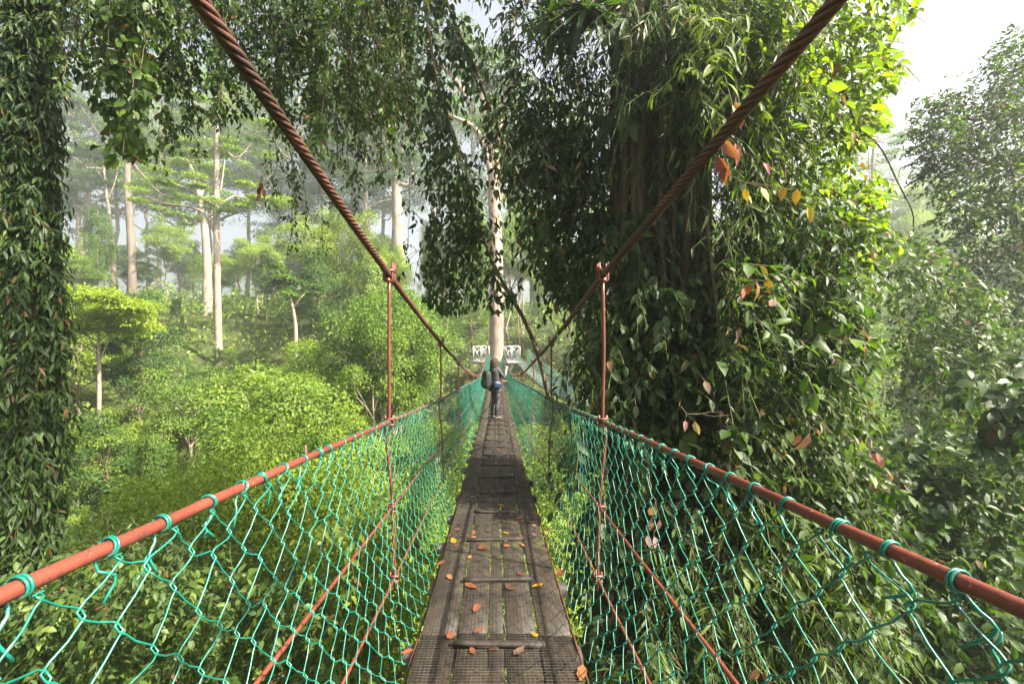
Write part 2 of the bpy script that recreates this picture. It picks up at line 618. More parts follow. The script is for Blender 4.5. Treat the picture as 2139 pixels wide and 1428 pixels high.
# ropes: main cables of six twisted strands, handrails, two side cables on each side, edge ropes
for sx in (-1, 1):
    cable = MB()
    ys = np.arange(-4, 41.01, .25)
    core = np.stack([SPREAD(ys, sx), ys, cable_f(ys)], 1)
    cable.tube(core, .0125, 6)
    co = cable.build('main_cable', M['cable_paint'], bridge, True)
    ysf = np.concatenate([np.arange(-4, 10, .024), np.arange(10, 41, .06)])
    c = np.stack([SPREAD(ysf, sx), ysf, cable_f(ysf)], 1)
    t = unit(np.gradient(c, axis=0))
    u = unit(np.cross(t, [1.0, 0, 0]))
    w = np.cross(t, u)
    arc = np.concatenate([[0], np.cumsum(np.linalg.norm(np.diff(c, axis=0), axis=1))])
    for st in range(6):
        ph = 2 * math.pi * (arc / .27 + st / 6) * sx
        pth = c + .0148 * (np.cos(ph)[:, None] * u + np.sin(ph)[:, None] * w)
        MB().tube(pth, .0086, 5).build('strand', M['cable_paint'], co, True)

    ys = np.arange(-4, 40.3, .2)
    rz = rail_f(ys)
    rx = sx * NARROW(ys)
    rail = MB().tube(np.stack([rx + R.normal(0, .0008, len(ys)), ys, rz + R.normal(0, .0008, len(ys))], 1), .0135, 10)
    rail.build('handrail', M['red_paint'], bridge, True)
    for (ox, fr) in ((-.015, .44), (-.035, -.01)):
        zz = deck_z(ys) + (rz - deck_z(ys)) * fr
        MB().tube(np.stack([rx + sx * ox, ys, zz], 1), .0085, 6).build('side_cable', M['red_paint'], bridge, True)
    MB().tube(np.stack([np.full(len(ys), sx * .425) + R.normal(0, .004, len(ys)), ys, deck_z(ys) - .045 + R.normal(0, .006, len(ys))], 1), .007, 6).build('edge_rope', M['cable_paint'], bridge, True)

    # hangers with their clamps
    for k in range(-1 if sx < 0 else 0, 13):
        yh = 3.15 + 2.92 * k
        xh = sx * (NARROW(yh) + .004)
        zt, zr, zb = float(cable_f(yh)), float(rail_f(yh)), deck_z(yh)
        hg = MB().tube(spline([(xh, yh, zt - .03), (xh + R.normal(0, .004), yh, (zt + zr) / 2), (xh, yh, zr + .02), (xh + sx * .02, yh, zr - .1), (xh - sx * .02, yh, (zr + zb) / 2), (xh - sx * .04, yh, zb - .10)], 24), .0115 if k < 4 else .012, 8).build('hanger', M['red_paint'], bridge, True)
        # u-bolt over the main cable with a saddle and two threaded ends
        s = (cable_f(yh + .05) - cable_f(yh - .05)) / .1
        ty = unit(np.array([0, 1, s]))
        ub = MB()
        for o_ in (-.030, .030):
            a = np.linspace(0, math.pi, 9)
            pts = [(xh - .030, yh + o_, zt + .085)] + [(xh - .030 * math.cos(q_), yh + o_, zt - .028 - .018 * math.sin(q_)) for q_ in a] + [(xh + .030, yh + o_, zt + .085)]
            ub.tube(pts, .0075, 6)
        for xx in (-.030, .030):
            for o_ in (-.030, .030):
                ub.tube([(xh + xx, yh + o_, zt + .038), (xh + xx, yh + o_, zt + .056)], .014, 6)
        ub.box((xh, yh, zt + .030), (.040, .044, .008))
        ub.tube([(xh, yh - .045, zt - .036), (xh, yh + .045, zt - .036)], .016, 8)
        ub.build('cable_clamp', M['red_paint'], hg)
        for zz, r_, xo in ((zr, .0135, 0), (zb + (zr - zb) * .44, .0085, -.015), (zb - (zr - zb) * .01, .0085, -.035)):
            rc = MB()
            xc = xh + sx * xo
            rc.box((xc, yh, zz + r_ + .006), (.034, .022, .005))
            rc.tube([(xc - .026, yh, zz - .022), (xc - .026, yh, zz + r_ + .030)], .007, 6)
            rc.tube([(xc + .026, yh, zz - .022), (xc + .026, yh, zz + r_ + .030)], .007, 6)
            rc.tube([(xc - .034, yh, zz - .024), (xc + .034, yh, zz - .024)], .010, 6)
            rc.build('rail_clamp', M['red_paint'], hg)

    # chain-link net: each wire zigzags from rail to deck edge and hooks through its neighbours
    W, NR = .0725, 15
    mb = MB()
    far = MB()
    prof_t = np.array([0, .12, .4, .7, .9, 1.0])

    def net_pt(y, t, off=0.0):
        zr, zb = rail_f(y), deck_z(y) - .03
        x_r = NARROW(y)
        xx = np.interp(t, prof_t, [0, .0, -.03, -.11, -.20, -.27]) + x_r - .012
        zz = zr - .02 + (zb - zr + .02) * np.interp(t, [0, .12, .4, .7, .9, 1], [0, .12, .4, .7, .9, 1.0])
        return np.stack([sx * (xx + off), y, zz], -1)

    i0, i1 = int(-.6 / W), int(END / W)
    jit_y = R.normal(0, .006, (i1 - i0 + 3, NR + 1))
    jit_t = R.normal(0, .008, (i1 - i0 + 3, NR + 1))
    for i in range(i0, i1):
        near = i * W < 9
        ys, ts, of = [], [], []
        for r_ in range(NR + 1):
            left = (r_ + i) % 2 == 0
            c = i + (0 if left else 1)
            jy, jt = jit_y[c - i0, r_], jit_t[c - i0, r_]
            yy, tt = c * W + jy, np.clip(r_ / NR + (jt if 0 < r_ < NR else 0), 0, 1)
            sgn = -1 if left else 1
            if near:
                # bend reaches past the meeting line, one leg in front and one behind
                ys += [yy - sgn * .010, yy + sgn * .0045, yy + sgn * .0045, yy - sgn * .010]
                ts += [tt - .016, tt - .005, tt + .005, tt + .016]
                of += [.0028, .0038, -.0038, -.0028]
            else:
                ys += [yy]
                ts += [tt]
                of += [.003 * sgn]
        ys, ts, of = np.array(ys), np.clip(np.array(ts), 0, 1), np.array(of)
        if near:    # a mid-point that bows each leg a little
            ym, tm, om = (ys[3:-1:4] + ys[4::4]) / 2 , (ts[3:-1:4] + ts[4::4]) / 2, (of[3:-1:4] + of[4::4]) / 2
            bow = np.where((np.arange(len(ym)) + i) % 2 == 0, -1, 1) * R.uniform(.002, .007, len(ym))
            ym = ym + bow
            idx = np.arange(4, len(ys), 4)
            ys, ts, of = np.insert(ys, idx, ym), np.insert(ts, idx, tm), np.insert(of, idx, om)
            mb.tube(net_pt(ys, ts, of), .0022, 5 if i * W < 2.2 else 4 if i * W < 5 else 3, False)
        else:
            far.tube(net_pt(ys, ts, of), .0020 if i * W < 18 else .0022, 3, False)
    mb.build('wire_net', M['green_coating'], bridge, True, kind='stuff')
    far.build('wire_net', M['green_coating'], bridge, True, kind='stuff')

    # wire ties wound round the handrail
    tie_meshes = []
    for k in range(7):
        mb = MB()
        turns, n = R.uniform(1.6, 2.6), 26
        a = np.linspace(0, 2 * math.pi * turns, n)
        lean = R.uniform(-.006, .006)
        hel = np.stack([.0168 * np.cos(a), (a / a[-1] - .5) * .007 * turns + lean * np.sin(a), .0168 * np.sin(a)], 1)
        tail = np.array([(R.uniform(-.006, .006), .012 + R.uniform(-.01, .02), -.034), (R.uniform(-.01, .01), R.uniform(-.03, .04), -.058), (R.uniform(-.01, .01), R.uniform(-.035, .045), -.082 - R.uniform(0, .03))])
        mb.tube(np.vstack([hel, spline(np.vstack([hel[-1:] * 1.05, tail]), 9)[1:]]), .0029, 5)
        if k % 2 == sx % 2 or sx > 0:      # twisted spare end
            aa = np.linspace(0, 7, 16)
            rt = .0045
            p0, p1 = tail[1], tail[1] + np.array([0, R.uniform(-.05, .05), -R.uniform(.03, .07)])
            line = p0 + (p1 - p0) * (aa / 7)[:, None]
            mb.tube(line + np.stack([rt * np.cos(aa), rt * np.sin(aa), 0 * aa], 1), .0025, 4)
        tie_meshes.append(mb.mesh('net_tie', M['green_coating'], True))
    rest = MB()
    k = 0
    for yy in np.arange(.28, END - .2, .145):
        y_ = yy + R.normal(0, .012)
        zz = float(rail_f(y_))
        if k < 148:
            o = put('net_tie', tie_meshes[R.integers(7)], bridge, (sx * NARROW(y_), y_, zz))
            o.rotation_euler = (math.atan((rail_f(y_ + .1) - rail_f(y_ - .1)) / .2) + R.normal(0, .1), 0, R.normal(0, .12))
            o.scale = (sx, R.choice([-1, 1]), 1)
        else:
            a = np.linspace(0, 4 * math.pi, 12)
            rest.tube(np.stack([sx * NARROW(y_) + .018 * np.cos(a), y_ + a * .001, zz + .018 * np.sin(a)], 1), .004, 3)
        k += 1
    rest.build('net_tie', M['green_coating'], bridge, kind='stuff')

# ------------------------------------------------------------------ platform on the far tree
PY = 40.0
pz = deck_z(PY) + .02
plat = empty('tree_platform', (0, PY + 1.2, pz), 'weathered white timber platform built round the tall pale trunk', 'platform')


def pp(x, y, z):
    return np.array([x, y - 1.2, z])


PX0, PX1, PD = -2.05, 2.15, 3.0
for k in range(int((PX1 - PX0) / .21)):
    xx = PX0 + .105 + k * .21
    for (ya, yb) in ((.0, 1.0), (1.0, 2.0), (2.0, 3.0)):
        if abs(xx) < .78 and ya == 1.0:
            continue
        if abs(xx) < .78 and ya == 0.0:
            yb = .72
        if abs(xx) < .78 and ya == 2.0:
            ya = 2.3
        MB().box(pp(xx, (ya + yb) / 2, R.normal(0, .003)), (.098, (yb - ya) / 2 - .004, .02)).build('plank', M['white_wood'], plat)
MB().box(pp((PX0 + PX1) / 2, -.04, -.12), ((PX1 - PX0) / 2 + .12, .04, .09)).build('front_beam', M['white_wood'], plat)
MB().box(pp((PX0 + PX1) / 2, PD + .04, -.12), ((PX1 - PX0) / 2 + .12, .04, .09)).build('back_beam', M['white_wood'], plat)
for sx_ in (PX0 + .1, PX1 - .1):
    MB().box(pp(sx_, PD / 2, -.12), (.04, PD / 2, .085)).build('side_beam', M['white_wood'], plat)


def panel(a, b_, h=1.28):
    """A railing bay: two posts, two rails and a cross of boards."""
    a, b_ = np.array(a, float), np.array(b_, float)
    d = unit(b_ - a)
    n = np.array([-d[1], d[0], 0])
    ln = np.linalg.norm(b_ - a)
    ax = np.stack([d, n, [0, 0, 1.0]])
    root = MB().box(pp(*((a + b_) / 2)) + [0, 0, h - .03], (ln / 2, .035, .035), ax).build('top_rail', M['white_wood'], plat)
    MB().box(pp(*((a + b_) / 2)) + [0, 0, .10], (ln / 2, .03, .03), ax).build('bottom_rail', M['white_wood'], plat)
    for e in (a, b_):
        MB().box(pp(*e) + [0, 0, h / 2], (.045, .045, h / 2 - .004), ax).build('post', M['white_wood'], plat)
    for k_, s in enumerate((1, -1)):
        lo, hi = a + d * .05, b_ - d * .05
        if s < 0:
            lo, hi = hi, lo
        v = (hi - lo) + np.array([0, 0, h - .22])
        c = (lo + hi) / 2 + np.array([0, 0, h / 2 + .03]) + n * (.036 if s > 0 else -.036)
        v = unit(v)
        u2 = np.cross(n, v)
        MB().box(pp(*c), (np.linalg.norm(hi - lo) / 2 / max(.15, abs(np.dot(v, d))) * .98, .02, .035), np.stack([v, n, u2])).build('brace', M['white_wood'], plat)
    nm = MB()
    for f in np.arange(.06, 1, .12):
        for f2 in (1, -1):
            p0 = a + (b_ - a) * f + np.array([0, 0, .08]) + n * .06
            p1 = p0 + np.array([0, 0, h - .16]) + d * .25 * f2
            nm.tube([pp(*p0), pp(*p1)], .008, 3, False)
    nm.build('wire_net', M['green_coating'], plat, kind='stuff')


for a, b_ in (((-2.0, .05, 0), (-1.35, .05, 0)), ((-1.25, .05, 0), (-.62, .05, 0)), ((.72, .05, 0), (1.33, .05, 0)), ((1.43, .05, 0), (2.1, .05, 0)),
              ((-2.0, PD - .05, 0), (-.7, PD - .05, 0)), ((.7, PD - .05, 0), (2.1, PD - .05, 0)), ((-2.0, .2, 0), (-2.0, 1.5, 0)), ((-2.0, 1.55, 0), (-2.0, 2.8, 0))):
    panel(a, b_)
for sx_ in (-1, 1):
    for yy in (.1, PD - .1):
        MB().tube([pp(sx_ * 1.6, yy, -.18), pp(sx_ * .55, 1.45, -2.6)], .06, 6).build('strut', M['white_wood'], plat)

# ------------------------------------------------------------------ second walkway, from the platform down to the right
A2, B2 = np.array([2.2, PY + 1.0, pz]), np.array([5.9, 19.0, -3.2])
br2 = empty('suspension_bridge', A2, 'second hanging walkway with green net running down from the tree platform', 'bridge')
u2 = unit(np.array([B2[0] - A2[0], B2[1] - A2[1], 0]))
n2 = np.array([-u2[1], u2[0], 0])
L2 = float(np.linalg.norm((B2 - A2)[:2]))


def c2(t, side, h):
    t = np.asarray(t, float)
    z = A2[2] + (B2[2] - A2[2]) * t - 4 * 1.0 * t * (1 - t)
    return (A2[None, :2] + u2[None, :2] * (L2 * t)[:, None]), z


def pts2(t, off, h):
    xy, z = c2(t, off, h)
    p = np.column_stack([xy + n2[:2] * off, z + h])
    return p - A2


ts = np.linspace(0, 1, 60)
pm = MB().box((0, 0, 0), (.42, L2 / 118, .02)).mesh('plank', M['beam'])
for t in (ts[:-1] + ts[1:]) / 2:
    p = pts2(np.array([t]), 0, 0)[0]
    o = put('plank', pm, br2, p)
    o.rotation_euler = (0, 0, math.atan2(u2[1], u2[0]) - math.pi / 2)
for sd_ in (-1, 1):
    MB().tube(pts2(ts, sd_ * .44, -.07), .05, 5).build('deck_beam', M['beam'], br2)
    MB().tube(pts2(ts, sd_ * .72, 1.1), .016, 5).build('handrail', M['red_paint'], br2)
    hh = 1.15 + 2.6 * (2 * ts - 1) ** 2
    MB().tube(pts2(ts, sd_ * .72, 0) + np.column_stack([0 * ts, 0 * ts, hh]), .02, 5).build('main_cable', M['cable_paint'], br2)
    for k in range(1, 8):
        t = k / 8
        a = pts2(np.array([t]), sd_ * .72, 0)[0]
        MB().tube([a + [0, 0, -.05], a + [0, 0, 1.15 + 2.6 * (2 * t - 1) ** 2]], .013, 5).build('hanger', M['red_paint'], br2)
    mb = MB()
    for t in np.arange(0, 1, .0035):
        for sg in (1, -1):
            tt = np.clip(t + sg * np.array([0, .018, .030]), 0, 1)
            p = np.array([pts2(np.array([x_]), sd_ * (.72 - .26 * f), 1.1 * (1 - f))[0] for x_, f in zip(tt, (0, .5, 1))])
            mb.tube(p, .0045, 3, False)
    mb.build('wire_net', M['green_coating'], br2, kind='stuff')

# ------------------------------------------------------------------ forest: tree kinds
def bent(a, b_, n, wob, up=0.0):
    """A limb from a to b with a bow and some waver."""
    a, b_ = np.asarray(a, float), np.asarray(b_, float)
    t = np.linspace(0, 1, n)[:, None]
    p = a + (b_ - a) * t
    ln = np.linalg.norm(b_ - a)
    p[:, 2] += up * ln * (t[:, 0] * (1 - t[:, 0])) * 4
    p[1:-1] += R.normal(0, wob * ln, (n - 2, 3)) if n > 2 else 0
    return p


def clump(c, rad, flat, n, lsize, droop=.35, shell=.55, out=None):
    """Leaves of one tuft: positions, axes, normals, sizes."""
    d = rand_dirs(n)
    d[:, 2] = np.where(d[:, 2] < -.35, -d[:, 2], d[:, 2])
    rr = (shell + (1 - shell) * R.random(n) ** .6) * R.uniform(.75, 1.12, n)
    p = np.asarray(c) + d * (rr * rad)[:, None] * np.array([1, 1, flat])
    ax = unit(d * np.array([1, 1, .4]) + R.normal(0, .45, (n, 3)) + np.array([0, 0, -droop]))
    nr = unit(d * 1.15 + np.array([0, 0, .6]) + R.normal(0, .32, (n, 3)))
    return p, ax, nr, lsize * R.uniform(.65, 1.3, n)


def gather(name, mat, kind, cl, rnd=None):
    p = np.concatenate([c[0] for c in cl]); a = np.concatenate([c[1] for c in cl])
    n = np.concatenate([c[2] for c in cl]); s = np.concatenate([c[3] for c in cl])
    r_ = np.concatenate([np.clip(R.normal(R.uniform(.25, .62), .17, len(c[0])), 0, 1) for c in cl]) if rnd is None else rnd
    return leaves_mesh(name, mat, leaves_arrays(kind, p, a, n, s, r_))


def proto_round(h, cr, ntuft, nleaf, ls, lm, bm, kind='quad', flat=.7, base=.45, multi=1, droop=.35):
    """Bushy tree: limbs to tufts spread over an uneven dome. Returns (trunk mesh, crown mesh)."""
    tb, cl = MB(), []
    zc = h * (1 + base) / 2
    hz = h * (1 - base) / 2
    for s in range(multi):
        ft = np.array([R.normal(0, .12 * (multi > 1) * cr), R.normal(0, .12 * (multi > 1) * cr), -1.5])
        top = np.array([R.normal(0, .12 * cr), R.normal(0, .12 * cr), h * .82])
        tp = bent(ft, top, 9, .012)
        tb.tube(tp, np.linspace(h * .017, h * .005, 9), 7)
        for k in range(ntuft // multi):
            d = rand_dirs(1)[0]
            d[2] = d[2] * .9 + .15
            f = R.uniform(.55, 1.0) * (1 + .18 * math.sin(3 * math.atan2(d[1], d[0]) + s))
            c = np.array([0, 0, zc]) + d * f * np.array([cr, cr, hz])
            i = int(np.clip(4 + 4 * (c[2] - zc + hz) / (2 * hz) * .8, 3, 8))
            if k % 2 == 0:
                tb.tube(bent(tp[i], c, 5, .03, .08), np.linspace(h * .0055, h * .0014, 5), 4, False)
            cl.append(clump(c, cr * R.uniform(.22, .42), flat, int(nleaf / ntuft * R.uniform(.6, 1.4)), ls, droop))
    return tb.mesh('trunk', bm, True), gather('crown', lm, kind, cl)


def proto_draped(h, cr, nleaf, ls, lm, bm):
    """A tree smothered by creepers: leaf curtains hang in tiers from a lumpy tower."""
    tb, cl = MB(), []
    tb.tube(bent((0, 0, -1.5), (R.normal(0, .2), R.normal(0, .2), h * .93), 9, .01), np.linspace(h * .016, h * .006, 9), 7)
    nt = 46
    for k in range(nt):
        z = h * (.12 + .85 * R.random() ** .8)
        prof = cr * (1.0 - .55 * (z / h) ** 2.2) * R.uniform(.65, 1.1)
        a = R.uniform(0, 2 * math.pi)
        c = np.array([math.cos(a) * prof, math.sin(a) * prof, z])
        n = int(nleaf / nt)
        d = rand_dirs(n)
        r0 = cr * R.uniform(.20, .36)
        p = c + d * np.array([1, 1, .55]) * (r0 * (.4 + .6 * R.random(n)))[:, None]
        drop = R.random(n) ** 1.6 * h * R.uniform(.06, .22)
        p[:, 2] -= drop
        out = np.array([math.cos(a), math.sin(a), 0])
        p -= out * (drop * .12)[:, None]
        ax = unit(out * .5 + R.normal(0, .45, (n, 3)) + np.array([0, 0, -.75]))
        nr = unit(out + np.array([0, 0, .55]) + R.normal(0, .4, (n, 3)))
        cl.append((p, ax, nr, ls * R.uniform(.6, 1.3, n)))
    for k in range(14):
        a = R.uniform(0, 2 * math.pi)
        z = h * R.uniform(.5, .9)
        tb.tube(bent((math.cos(a) * cr * .8, math.sin(a) * cr * .8, z), (math.cos(a) * cr * .9, math.sin(a) * cr * .9, z - h * R.uniform(.2, .45)), 6, .03), .012, 3, False)
    return tb.mesh('trunk', bm, True), gather('crown', lm, 'quad', cl)


def proto_tall(h, cr, nb, nleaf, ls, lm, bm, tr, first=.45, pal=.26):
    """Emergent: long bare bole, steep limbs, flat parasols of fine leaves."""
    tb, cl = MB(), []
    tp = bent((0, 0, -2), (R.normal(0, h * .02), R.normal(0, h * .02), h * .95), 13, .004)
    rad = np.linspace(tr, tr * .28, 13)
    rad[0] *= 1.35
    tb.tube(tp, rad, 10, rough=.05)
    for k in range(nb):
        f = first + (1 - first) * (k + .5) / nb
        o = tp[0] + (tp[-1] - tp[0]) * f
        a = k * 2.4 + R.normal(0, .4)
        ln = cr * R.uniform(.7, 1.1) * (1.12 - .55 * abs(f - .75))
        e = o + np.array([math.cos(a) * ln, math.sin(a) * ln, ln * R.uniform(.25, .75)])
        lp = bent(o, e, 8, .03, .05)
        tb.tube(lp, np.linspace(tr * .36, tr * .05, 8), 6, False, rough=.05)
        for q_ in range(6):
            st = lp[R.integers(3, 8)]
            c = st + np.array([R.normal(0, ln * .24), R.normal(0, ln * .24), R.uniform(.02, .2) * ln])
            tb.tube(bent(st, c, 5, .05, .06), np.linspace(tr * .09, tr * .02, 5), 4, False)
            cl.append(clump(c, cr * R.uniform(.18, .32), pal, int(nleaf / nb / 6 * R.uniform(.6, 1.4)), ls, .15, .3))
    return tb.mesh('trunk', bm, True), gather('crown', lm, 'quad', cl)


def proto_fern(h, nf, ls, lm, bm):
    """Feathery rosette: arching fronds with leaflets."""
    tb = MB()
    tb.tube(bent((0, 0, -1.5), (R.normal(0, .1), 0, h * .7), 6, .01), np.linspace(.09, .06, 6), 6)
    pos, ax, nr, sz = [], [], [], []
    for k in range(nf):
        a = k * 2.4
        ln = h * R.uniform(.4, .62)
        o = np.array([0, 0, h * .7])
        d = np.array([math.cos(a), math.sin(a), 0])
        el = R.uniform(.25, 1.0)
        t = np.linspace(.05, 1, 22)
        p = o + d * (ln * t * math.cos(el) ** .3)[:, None] + np.array([0, 0, 1.0]) * (ln * (math.sin(el) * t - (.65) * t ** 2))[:, None]
        tb.tube(p[::3], np.linspace(.016, .005, len(p[::3])), 3, False)
        tg = unit(np.gradient(p, axis=0))
        sd_ = unit(np.cross(tg, [0, 0, 1.0]))
        for s in (-1, 1):
            pos.append(p); ax.append(sd_ * s + tg * .5 + np.array([0, 0, -.25])); nr.append(np.cross(sd_, tg) + R.normal(0, .1, p.shape))
            sz.append(ls * (1 - .75 * (t - .35) ** 2))
    cl = [(np.concatenate(pos), np.concatenate(ax), np.concatenate(nr), np.concatenate(sz))]
    return tb.mesh('trunk', bm, True), gather('crown', lm, 'lance', cl)


def plant(name, pr, loc, scale, rz, label, cat, group=None):
    o = empty(name, loc, label, cat, group)
    o.rotation_euler = (0, 0, rz)
    o.scale = (scale,) * 3 if np.isscalar(scale) else scale
    put('trunk', pr[0], o)
    put('crown', pr[1], o)
    return o


KIND = {
    'round': ([proto_round(8, 2.7, 42, 17000, .135, M['leaf_hill'], M['bark_pale']) for _ in range(3)], 'round_tree', 'leafy rounded green tree %s', 'tree', 'rounded green trees'),
    'dark': ([proto_round(9, 2.5, 36, 15000, .145, M['leaf_hill_dark'], M['bark_brown'], flat=.6, base=.35) for _ in range(2)], 'dark_tree', 'dark green dense tree %s', 'tree', 'dark green trees'),
    'yellow': ([proto_round(6, 2.5, 42, 16000, .115, M['leaf_hill_yellow'], M['bark_pale'], flat=.6, base=.25, multi=3) for _ in range(2)], 'bushy_shrub', 'bright yellow-green bushy shrub %s', 'shrub', 'yellow-green shrubs'),
    'near': ([proto_round(6, 2.4, 75, 22000, .088, M['leaf_hill_yellow'], M['bark_pale'], kind='small', flat=.55, base=.2, multi=3) for _ in range(2)], 'bushy_shrub', 'fine-leaved yellow-green shrub %s', 'shrub', 'fine-leaved shrubs'),
    'draped': ([proto_draped(10, 2.1, 18000, .135, M['leaf_hill'], M['bark_brown']) for _ in range(3)], 'vine_draped_tree', 'creeper-smothered green tower-shaped tree %s', 'tree', 'creeper-covered trees'),
    'fern': ([proto_fern(3.2, 17, .34, M['leaf_hill_yellow'], M['bark_brown']) for _ in range(2)], 'tree_fern', 'feathery tree fern with arching fronds %s', 'fern', 'tree ferns'),
    'tall': ([proto_tall(26, 8.0, 15, 15000, .30, M['leaf_hill_dark'], M['bark_pale'], .36, .38, .34), proto_tall(25, 6.5, 13, 13000, .28, M['leaf_hill'], M['bark_pale'], .30, .45, .4), proto_tall(26, 7.0, 17, 15000, .28, M['leaf_hill_dark'], M['bark_grey'], .33, .3, .5)], 'emergent_tree', 'tall misty airy-crowned tree %s', 'tree', 'tall misty trees'),
}
HP = {'round': 8, 'dark': 9, 'yellow': 6, 'near': 6, 'draped': 10, 'fern': 3.2, 'tall': 26}


def sow(kind, x, y, top, wide=1.0, label=None, group=None):
    pr, nm, lb, ct, gr = KIND[kind]
    z = float(T(x, y)) - .3
    s = max(.35, (top - z) / (HP[kind] * 1.02))
    where = spot(x, y)
    lb = lb % where
    wide *= min(1.0, 1.3 / s) if kind != 'tall' else 1.0
    return plant(nm, pr[R.integers(len(pr))], (x, y, z), (s * wide, s * wide, s), R.uniform(0, 6.28), lb, ct, '%s %s' % (gr, where))


LAND = [(-11.2, 25, 'the umbrella-crowned tree'), (-26.8, 44, 'the straight pale tree'), (-14.3, 66, 'the thick cream bole'), (0, 41, 'the timber platform'), (-57, 72, 'the grey forked tree'), (-15.8, 36, 'the crooked slender tree'),
        (4.2, 28, 'the second walkway'), (48, 58, 'the thin straight trunk'), (22, 27, 'the leaning sapling stem'), (17, 12.5, 'the dark broad-leaved tree'), (-6.2, 6, 'the vine-wrapped trunk'), (-1.5, 12, 'the walking person'), (-14, 16, 'the grey guy wire')]


def spot(x, y):
    """Where a tree stands, by the nearest landmark."""
    best = min(LAND, key=lambda l: math.hypot(x / y - l[0] / l[1], .9 * math.log(y / l[1])))
    d = math.log(y / best[1])
    return ('beyond ' if d > .25 else 'in front of ' if d < -.25 else 'beside ') + best[2]


# envelope of the hillside canopy, seen height above the eye by distance
env = interp([6, 10, 16, 24, 32, 42, 54, 70, 100], [-3.9, -3.4, -2.6, -.4, 3.2, 7.4, 11.0, 14.0, 18])
rows_y = [9.0, 12.2, 15.8, 20, 24.5, 29.5, 34, 39, 45, 51, 58, 66, 76, 88]
for y in rows_y:
    stp = 2.2 + y * .085
    x = -1.20 * y - 3
    while x < 1.20 * y + 3:
        xx, yy = x + R.normal(0, stp * .28), y + R.normal(0, stp * .35)
        x += stp * R.uniform(.8, 1.2)
        near_b = abs(xx) < 2.2 + 1.2 * (yy < 45) or (xx > 0 and xx < 7.5 and yy < 45 and yy > 17)
        top = float(env(yy)) + R.normal(0, .8 + yy * .045)
        if near_b and yy < 46:
            top = min(top, -3.7 - .5 * R.random()) if abs(xx) < 3.4 else min(top, -4.0)
        if 0 < xx < 7 and yy < 10:
            continue
        ratio = xx / yy * F + VX
        for (bx, bd, by) in ((456, 44, 735), (275, 72, 585), (433, 60, 585), (207, 25, 830), (831, 66, 470), (1823, 58, 650), (617, 36, 690), (1817, 27, 900)):
            if yy < bd and abs(ratio - bx) < {207: 110 + 900 / yy, 456: 20 + 3300 / yy, 433: 20 + 2400 / yy, 275: 20 + 1800 / yy}.get(bx, 22 + 1300 / yy):
                top = min(top, (VY - by - 25) / F * yy - .3)
        if yy < 43 and 880 < ratio < 1270:
            top = min(top, -.082 * yy - .5)
        u = R.random()
        if yy < 14:
            k = 'near' if u < .9 else 'fern'
        elif yy < 27:
            k = ('near' if yy < 20 else 'yellow') if u < .30 else 'round' if u < .55 else 'draped' if u < .8 else 'fern' if u < .92 else 'dark'
        else:
            k = 'round' if u < .36 else 'draped' if u < .70 else 'dark' if u < .88 else 'yellow'
        if k == 'fern' :
            top -= .6
        sow(k, xx, yy, top, R.uniform(.55, .85) if k == 'draped' else R.uniform(.7, 1.15))

# far trees standing in the mist
for (px_, d, py_top) in ((60, 95, 230), (170, 110, 180), (330, 120, 160), (520, 105, 190), (690, 92, 230), (760, 120, 150), (640, 130, 170), (900, 110, 150), (985, 95, 190), (1110, 90, 260),
                         (1180, 115, 220), (1860, 95, 330), (1780, 80, 360), (1950, 120, 300), (2080, 90, 330), (-60, 90, 200), (240, 140, 200), (440, 150, 190), (1690, 100, 330), (110, 80, 300), (380, 85, 250), (580, 80, 300), (640, 75, 330), (730, 84, 280), (800, 105, 220), (310, 98, 300)):
    p = P(px_, py_top, min(d * 1.35, 60 * F / (VY - py_top)))
    sow('tall', p[0], p[1], p[2], R.uniform(.9, 1.15))
for k in range(44):
    d = R.uniform(90, 170)
    px_ = R.uniform(-150, 2300)
    if 270 < px_ < 360:
        continue
    p = P(px_, R.uniform(470, 590), d)
    sow('dark' if k % 2 else 'round', p[0], p[1], p[2], 1.35)

# undergrowth over the slope so that no soil shows
n = 52000
yy = 4 + 86 * R.random(n) ** 1.25
xx = R.uniform(-1, 1, n) * (1.22 * yy + 4)
keep = ~((np.abs(xx) < 1.5) & (yy < 3))
xx, yy = xx[keep], yy[keep]
g = fbm(np.stack([xx, yy, 0 * xx], 1), .8, 3)
zz = T(xx, yy) + R.random(len(xx)) ** 1.5 * (1.3 + 1.2 * g.clip(-.8, 1) + .03 * yy)
n = len(xx)
uo = put('undergrowth', leaves_mesh('undergrowth', M['leaf_hill'], leaves_arrays('quad', np.stack([xx, yy, zz], 1), rand_dirs(n) + np.array([0, -.2, -.2]), rand_dirs(n) * .6 + np.array([0, 0, 1.0]), (.16 + .006 * yy) * R.uniform(.7, 1.5, n))), kind='stuff')
tag(uo, 'low leafy undergrowth covering the forest floor', 'undergrowth')


